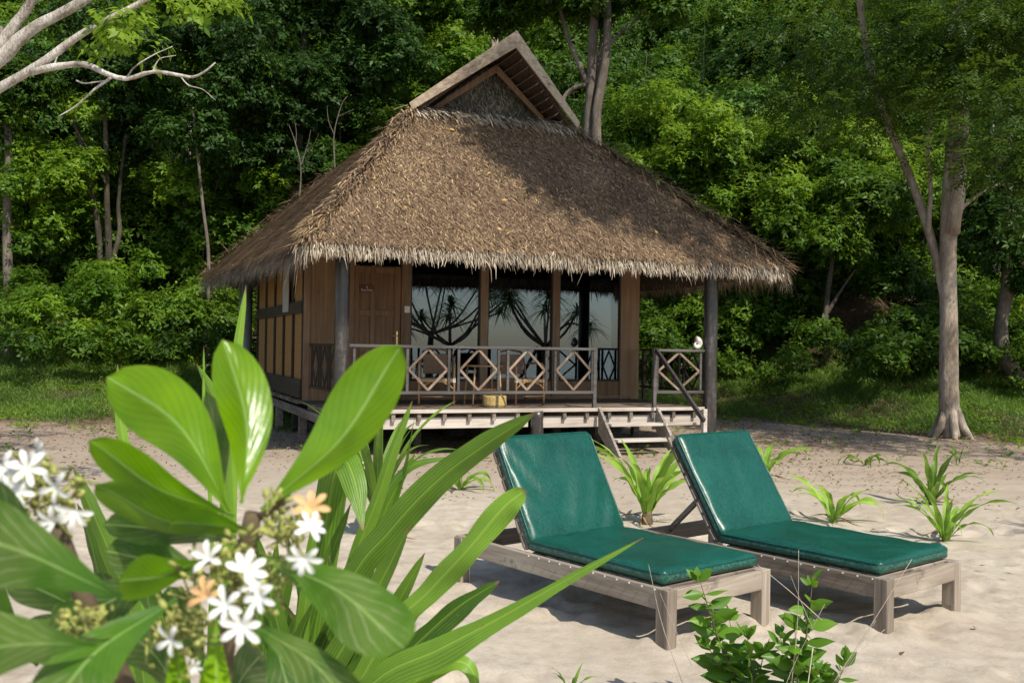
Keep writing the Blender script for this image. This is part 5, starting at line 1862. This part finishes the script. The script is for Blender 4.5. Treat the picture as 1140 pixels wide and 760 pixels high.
tree('pale_forked_tree', 'pale forked tree behind the leaning tree at upper right', (1105, 330, 28),
     [([(1108, 330, 28), (1112, 240, 28), (1113, 190, 28), (1108, 160, 28), (1104, 135, 28)], .14, .09), ([(1113, 185, 28), (1120, 165, 28), (1126, 150, 28)], .09, .06)],
     [(1020, 210, 28, 1.5, 1.2, .7), (980, 240, 28, 1.4, 1.1, .7), (1090, 230, 28.5, 1.3, 1.1, .6), (940, 180, 28.5, 1.5, 1.1, .7)], 'bark_pale', 'leaf_bright', seed=17)
tree('bare_branch_tree', 'leafless pale sapling in the dark wood left of the roof', (372, 230, 25.6),
     [([(375, 240, 25.6), (373, 190, 25.6), (372, 150, 25.6), (380, 118, 25.6), (386, 108, 25.6)], .026, .008), ([(372, 150, 25.6), (366, 135, 25.6), (364, 118, 25.6)], .012, .004), ([(376, 130, 25.6), (385, 126, 25.6), (394, 122, 25.6)], .01, .004), ([(332, 240, 25.4), (335, 190, 25.4), (329, 160, 25.4), (322, 140, 25.4)], .028, .008), ([(329, 162, 25.4), (330, 148, 25.4), (328, 134, 25.4)], .012, .004), ([(335, 185, 25.4), (343, 160, 25.4), (346, 145, 25.4)], .016, .005), ([(341, 168, 25.4), (350, 160, 25.4), (355, 148, 25.4)], .009, .003)], [], 'bark_mid', seed=18)

# white barked limbs reaching in from a tree standing left of the view
t_ = empty('white_barked_tree', (-6.9, 9.3, 0), 0, label='white barked tree reaching bare limbs in at the upper left corner', cat='tree')
org = np.array(t_.location)
mb = MB()
limb(mb, [(-6.9, 9.3, -.1), (-6.8, 9.2, 1.5), (-6.4, 9.0, 2.9), (-5.6, 8.6, 3.75)], .24, .14, org=org, px=False)
mb.build('trunk', 'bark_white', t_, smooth=True)
d_ = 8.3
j = (-190, 150, 8.5)
for path, r0, r1 in (([j, (-60, 105, d_), (0, 66, d_), (22, 44, d_), (45, 27, d_), (95, 0, d_), (180, -60, d_)], .072, .036),
                     ([(-8, 62, d_), (12, 34, d_), (30, 10, d_), (50, -25, d_)], .05, .035),
                     ([j, (-60, 130, d_), (0, 98, d_), (50, 68, d_), (85, 42, d_), (120, 22, d_), (165, -2, d_), (230, -50, d_)], .052, .018),
                     ([(35, 80, d_), (65, 74, d_), (95, 72, d_), (118, 82, d_), (142, 88, d_), (170, 80, d_), (200, 84, d_), (215, 86, d_), (228, 80, d_), (240, 70, d_)], .034, .006),
                     ([(142, 86, d_), (150, 75, d_), (170, 62, d_), (192, 52, d_)], .009, .003),
                     ([(200, 84, d_), (210, 95, d_), (226, 100, d_), (240, 112, d_)], .007, .002), ([(170, 80, d_), (178, 66, d_), (196, 62, d_)], .007, .002), ([(60, 74, d_), (66, 60, d_), (80, 50, d_)], .008, .003),
                     ([(125, 86, d_), (105, 100, d_), (85, 118, d_), (65, 130, d_)], .014, .004),
                     ([(85, 90, d_), (95, 93, d_), (118, 90, d_)], .008, .005)):
    mb = MB()
    limb(mb, path, r0, r1, org=org, n_=24, wob=.06)
    mb.build('limb', 'bark_white', t_, smooth=True)
rng = np.random.default_rng(5)
cl = []
for k in range(13):
    cl.append((at(rng.uniform(-700, 260), rng.uniform(-330, -70), rng.uniform(8, 12)) - org, (.8, .8, .5), rng.uniform(.3, .8)))
for (x, y, dd) in ((135, 40, 8.2), (150, 55, 8.4), (200, 25, 9), (240, 10, 9.5), (120, 60, 8.6), (180, 10, 9.2)):
    cl.append((at(x, y, dd) - org, (.28, .28, .18), .7))
foliage('crown', cl, 26, 5, .10, .045, 'leaf_bright', t_, rng=rng, droop=.5)

# pandanus trees on the beach side, the ones mirrored in the windows


def pandanus(x, y, sc, label, seed):
    g = random.Random(seed)
    z0 = tz(x, y)
    e_ = empty('screw_pine', (x, y, z0), 0, label=label, cat='tree', group='screw pines on the shore mirrored in the windows')
    heads = []
    MB().tube([(0, 0, -.1), (.05, 0, .9 * sc), (.1, .05, 1.7 * sc)], [.13, .11, .10], 10, wob=.05).build('trunk', 'bark_mid', e_, smooth=True)
    for k in range(9):
        a_ = k * 6.28 / 9 + g.uniform(-.3, .3)
        l_ = g.uniform(1.3, 2.3) * sc
        tip = np.array([.1 + math.cos(a_) * l_, math.sin(a_) * l_, (1.9 + g.uniform(.3, 1.7)) * sc])
        mid_ = np.array([.1 + math.cos(a_) * l_ * .5, math.sin(a_) * l_ * .5, (1.9 + g.uniform(.0, .5)) * sc])
        P = spline([(.1, .05, 1.6 * sc), mid_, tip], 12)
        MB().tube(P, [.048 - .002 * i for i in range(12)], 8, wob=.05).build('limb', 'bark_mid', e_, smooth=True)
        heads.append(tip)
    mb_ = MB()
    for h in heads:
        for k in range(60):
            a_ = g.uniform(0, 6.28)
            el = g.uniform(-.3, 1.4)
            d = np.array([math.cos(a_) * math.cos(el), math.sin(a_) * math.cos(el), math.sin(el)])
            L = g.uniform(.55, .95)
            pts = [h + d * L * t + np.array([0, 0, -.65 * L * t ** 2.2]) for t in np.linspace(0, 1, 7)]
            mb_.ribbon(pts, [.05 * q for q in (.8, 1, .95, .8, .6, .35, .05)], np.cross(d, (0, 0, 1.01)), .2, g.uniform(.2, .7), 0, 3)
    mb_.build('crown', 'leaf_dark', e_)


pandanus(8.6, 5.6, 1.0, 'screw pine outside the view, mirrored in the middle window', 1)
pandanus(10.6, 2.2, 1.25, 'taller screw pine outside the view, mirrored in the left window', 2)
pandanus(9.9, 8.6, 1.0, 'screw pine outside the view, mirrored in the right window', 3)

# ------------------------------------------------------------------ forest mass on the slope
rng = np.random.default_rng(101)


def mass(name, label, n_clump, yr, hr, rr, tr, mat, per, K, L, W, accept=None, seed=1, droop=.15):
    rng = np.random.default_rng(seed)
    cl = []
    while len(cl) < n_clump:
        y = rng.uniform(*yr)
        x = rng.uniform(-.62, .62) * y
        s = y - float(grass_edge(x))
        if s < 2.0 or (accept is not None and not accept(x, y, s)):
            continue
        h = rng.uniform(*hr)
        if s < 7:
            h = min(h, .3 + .25 * s)
        r_ = rng.uniform(*rr)
        if s < 5:
            r_ *= .65
        tb = .35 * float(hash_noise(np.array(x), np.array(y * 1.5 + h), .45, 31))
        cl.append(((x, y, tz(x, y) + h * .8), (r_, r_, r_ * .75), rng.uniform(*tr) + tb))
    return foliage(name, cl, per, K, L, W, mat, None, rng=rng, droop=droop, kind='stuff', label=label)


mass('undergrowth', 'leafy green undergrowth filling the foot of the wooded slope', 420, (22, 33), (.2, 2.2), (.4, 1.0), (.2, .6), 'leaf_mid', 24, 6, .15, .065, seed=41)
mass('bright_undergrowth', 'sunlit bright green bushes scattered through the undergrowth', 80, (23, 34), (.3, 2.6), (.35, .8), (.3, .7), 'leaf_bright', 24, 6, .14, .065, seed=42)
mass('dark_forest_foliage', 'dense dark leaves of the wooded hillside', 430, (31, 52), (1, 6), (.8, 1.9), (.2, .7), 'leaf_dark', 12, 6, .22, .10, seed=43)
mass('forest_foliage', 'green leaves of the wooded hillside', 360, (31, 56), (1.5, 7), (.7, 1.7), (.2, .75), 'leaf_mid', 13, 6, .21, .10, seed=44)
mass('bright_forest_foliage', 'patches of light leaves high on the wooded hillside', 110, (32, 52), (2, 7), (.6, 1.4), (.3, .8), 'leaf_bright', 14, 6, .2, .09, seed=45)
mass('distant_forest', 'distant trees closing off the top of the hillside', 260, (52, 84), (3, 9), (2, 3.6), (.2, .7), 'leaf_mid', 3.2, 6, .42, .2, seed=46)
mass('tall_undergrowth', 'tall bushes and creepers filling the wood between the trunks', 330, (27.5, 33.5), (1.0, 5.2), (.5, 1.2), (.15, .7), 'leaf_mid', 17, 6, .16, .075, seed=47)
rng2 = np.random.default_rng(8)
cl = []
for (x0_, y0_, x1_, y1_, dd, cnt, tt) in ((0, 170, 110, 280, 26.3, 26, .6), (170, 200, 330, 300, 27.5, 22, .65), (20, 300, 200, 395, 25, 26, .4), (680, 110, 900, 260, 27.5, 34, .6), (860, 190, 1030, 260, 27, 18, .65), (330, 60, 540, 140, 30, 12, .55), (1060, 320, 1140, 420, 25, 12, .5), (0, 100, 100, 180, 27, 8, .6)):
    for k in range(cnt):
        cl.append((at(rng2.uniform(x0_, x1_), rng2.uniform(y0_, y1_), dd + rng2.uniform(-.6, 1.2)), (rng2.uniform(.35, .75),) * 2 + (.45,), tt + rng2.normal(0, .15)))
foliage('sunlit_creepers', cl, 20, 6, .15, .07, 'leaf_bright', None, rng=rng2, kind='stuff', label='sunlit light green creepers and bush tops in the wood')
# slender saplings and vines in the wood
mb = MB()
for k in range(90):
    y = rng.uniform(27, 42)
    x = rng.uniform(-.6, .6) * y
    z0 = tz(x, y)
    h = rng.uniform(2.5, 8)
    lx, ly = rng.normal(0, .6, 2)
    P = spline([(x, y, z0 - .1), (x + lx * .4 + rng.normal(0, .15), y + ly * .4, z0 + h * .5), (x + lx, y + ly, z0 + h)], 9)
    r_ = rng.uniform(.012, .035)
    mb.tube(P, [r_ * (1 - .08 * i) for i in range(9)], 6)
mb.build('forest_stems', 'bark_dark', None, smooth=True, kind='stuff', label='thin tangled stems and saplings inside the wood')

# ------------------------------------------------------------------ grass, litter
N_ = 150000
y = rng.uniform(17, 30, N_ * 3)
x = rng.uniform(-.6, .62, N_ * 3) * y
s = y - grass_edge(x)
dens = smooth(-.3, .9, s + .7 * hash_noise(x, y, 2.0, 51)) * (1 - smooth(6.5, 9, s))
dens *= .25 + .75 * smooth(-.25, .25, hash_noise(x, y, 1.3, 52) + .12)
behind = (x > -4.2) & (x < 3.5)
dens = np.where(behind, dens * .5, dens)
k = rng.random(N_ * 3) < dens
x, y, s = x[k][:N_], y[k][:N_], s[k][:N_]
z = terrain(x, y)
C = np.stack([x, y, z], 1)
c_ = len(C)
D = np.stack([rng.normal(0, .45, c_), rng.normal(0, .45, c_), np.ones(c_)], 1)
Nn = unit(rng.normal(0, 1, (c_, 3)) * [1, 1, .2])
V, Fq_, T = strands(C, D, Nn, rng.uniform(.05, .17, c_) * (1 + .5 * smooth(3, 6, s)), rng.uniform(.006, .014, c_), .5 + .35 * hash_noise(x, y, 1.1, 53) + rng.normal(0, .16, c_), rng, bend=1.2)
link('grass', mesh_np('grass', V, Fq_, T), M['grass'], kind='stuff', label='short grass between the sand and the wood')
# low creeping leaves at the sand edge
c_ = 5200
y = rng.uniform(14, 24, c_ * 4)
x = rng.uniform(-.6, .6, c_ * 4) * y
s = y - grass_edge(x)
dens = smooth(-3.0, .5, s) * smooth(.05, .4, hash_noise(x, y, 1.8, 61)) + .02
k = rng.random(len(x)) < dens
x, y = x[k][:c_], y[k][:c_]
C = np.stack([x, y, terrain(x, y) + .01], 1)
V, Fq_, T = sprigs(C, np.tile([0, 0, 1.], (len(C), 1)) + rng.normal(0, .2, (len(C), 3)), 5, .07, .045, .6 + rng.normal(0, .15, len(C)), rng, 1.2, 0)
link('ground_cover', mesh_np('ground_cover', V, Fq_, T), M['leaf_bright'], kind='stuff', label='low creeping leaves along the edge of the sand')
# fallen leaves
c_ = 13000
y = 5 + 19 * rng.random(c_ * 3) ** .6
x = rng.uniform(-.6, .62, c_ * 3) * y
dens = smooth(9, 16, y) * (.35 + .65 * smooth(-.1, .4, hash_noise(x, y, .9, 63))) + .02
k = rng.random(len(x)) < dens
x, y = x[k][:c_], y[k][:c_]
C = np.stack([x, y, terrain(x, y) + .012], 1)
V, Fq_, T = sprigs(C, np.tile([0, 0, 1.], (len(C), 1)) + rng.normal(0, .25, (len(C), 3)), 1, .055, .024, .45 + rng.normal(0, .25, len(C)), rng, 1.5, 0)
link('fallen_leaves', mesh_np('fallen_leaves', V, Fq_, T), M['litter'], kind='stuff', label='brown fallen leaves scattered over the sand')
# sticks on the sand
mb = MB()
for k in range(60):
    y = 7 + 13 * rng.random()
    x = rng.uniform(-.5, .6) * y
    a_ = rng.uniform(-.5, .5) + (0 if rng.random() < .7 else 1.3)
    L = rng.uniform(.1, .55)
    mb.tube([(x, y, tz(x, y) + .012), (x + math.cos(a_) * L * .5, y + math.sin(a_) * L * .5 + .02, tz(x, y) + .03), (x + math.cos(a_) * L, y + math.sin(a_) * L, tz(x, y) + .014)], [.006, .005, .002], 5)
mb.build('fallen_sticks', 'twig', None, kind='stuff', label='small dry sticks lying on the sand')
# surface root running from the pale tree
p = ground_at(1070, 489)
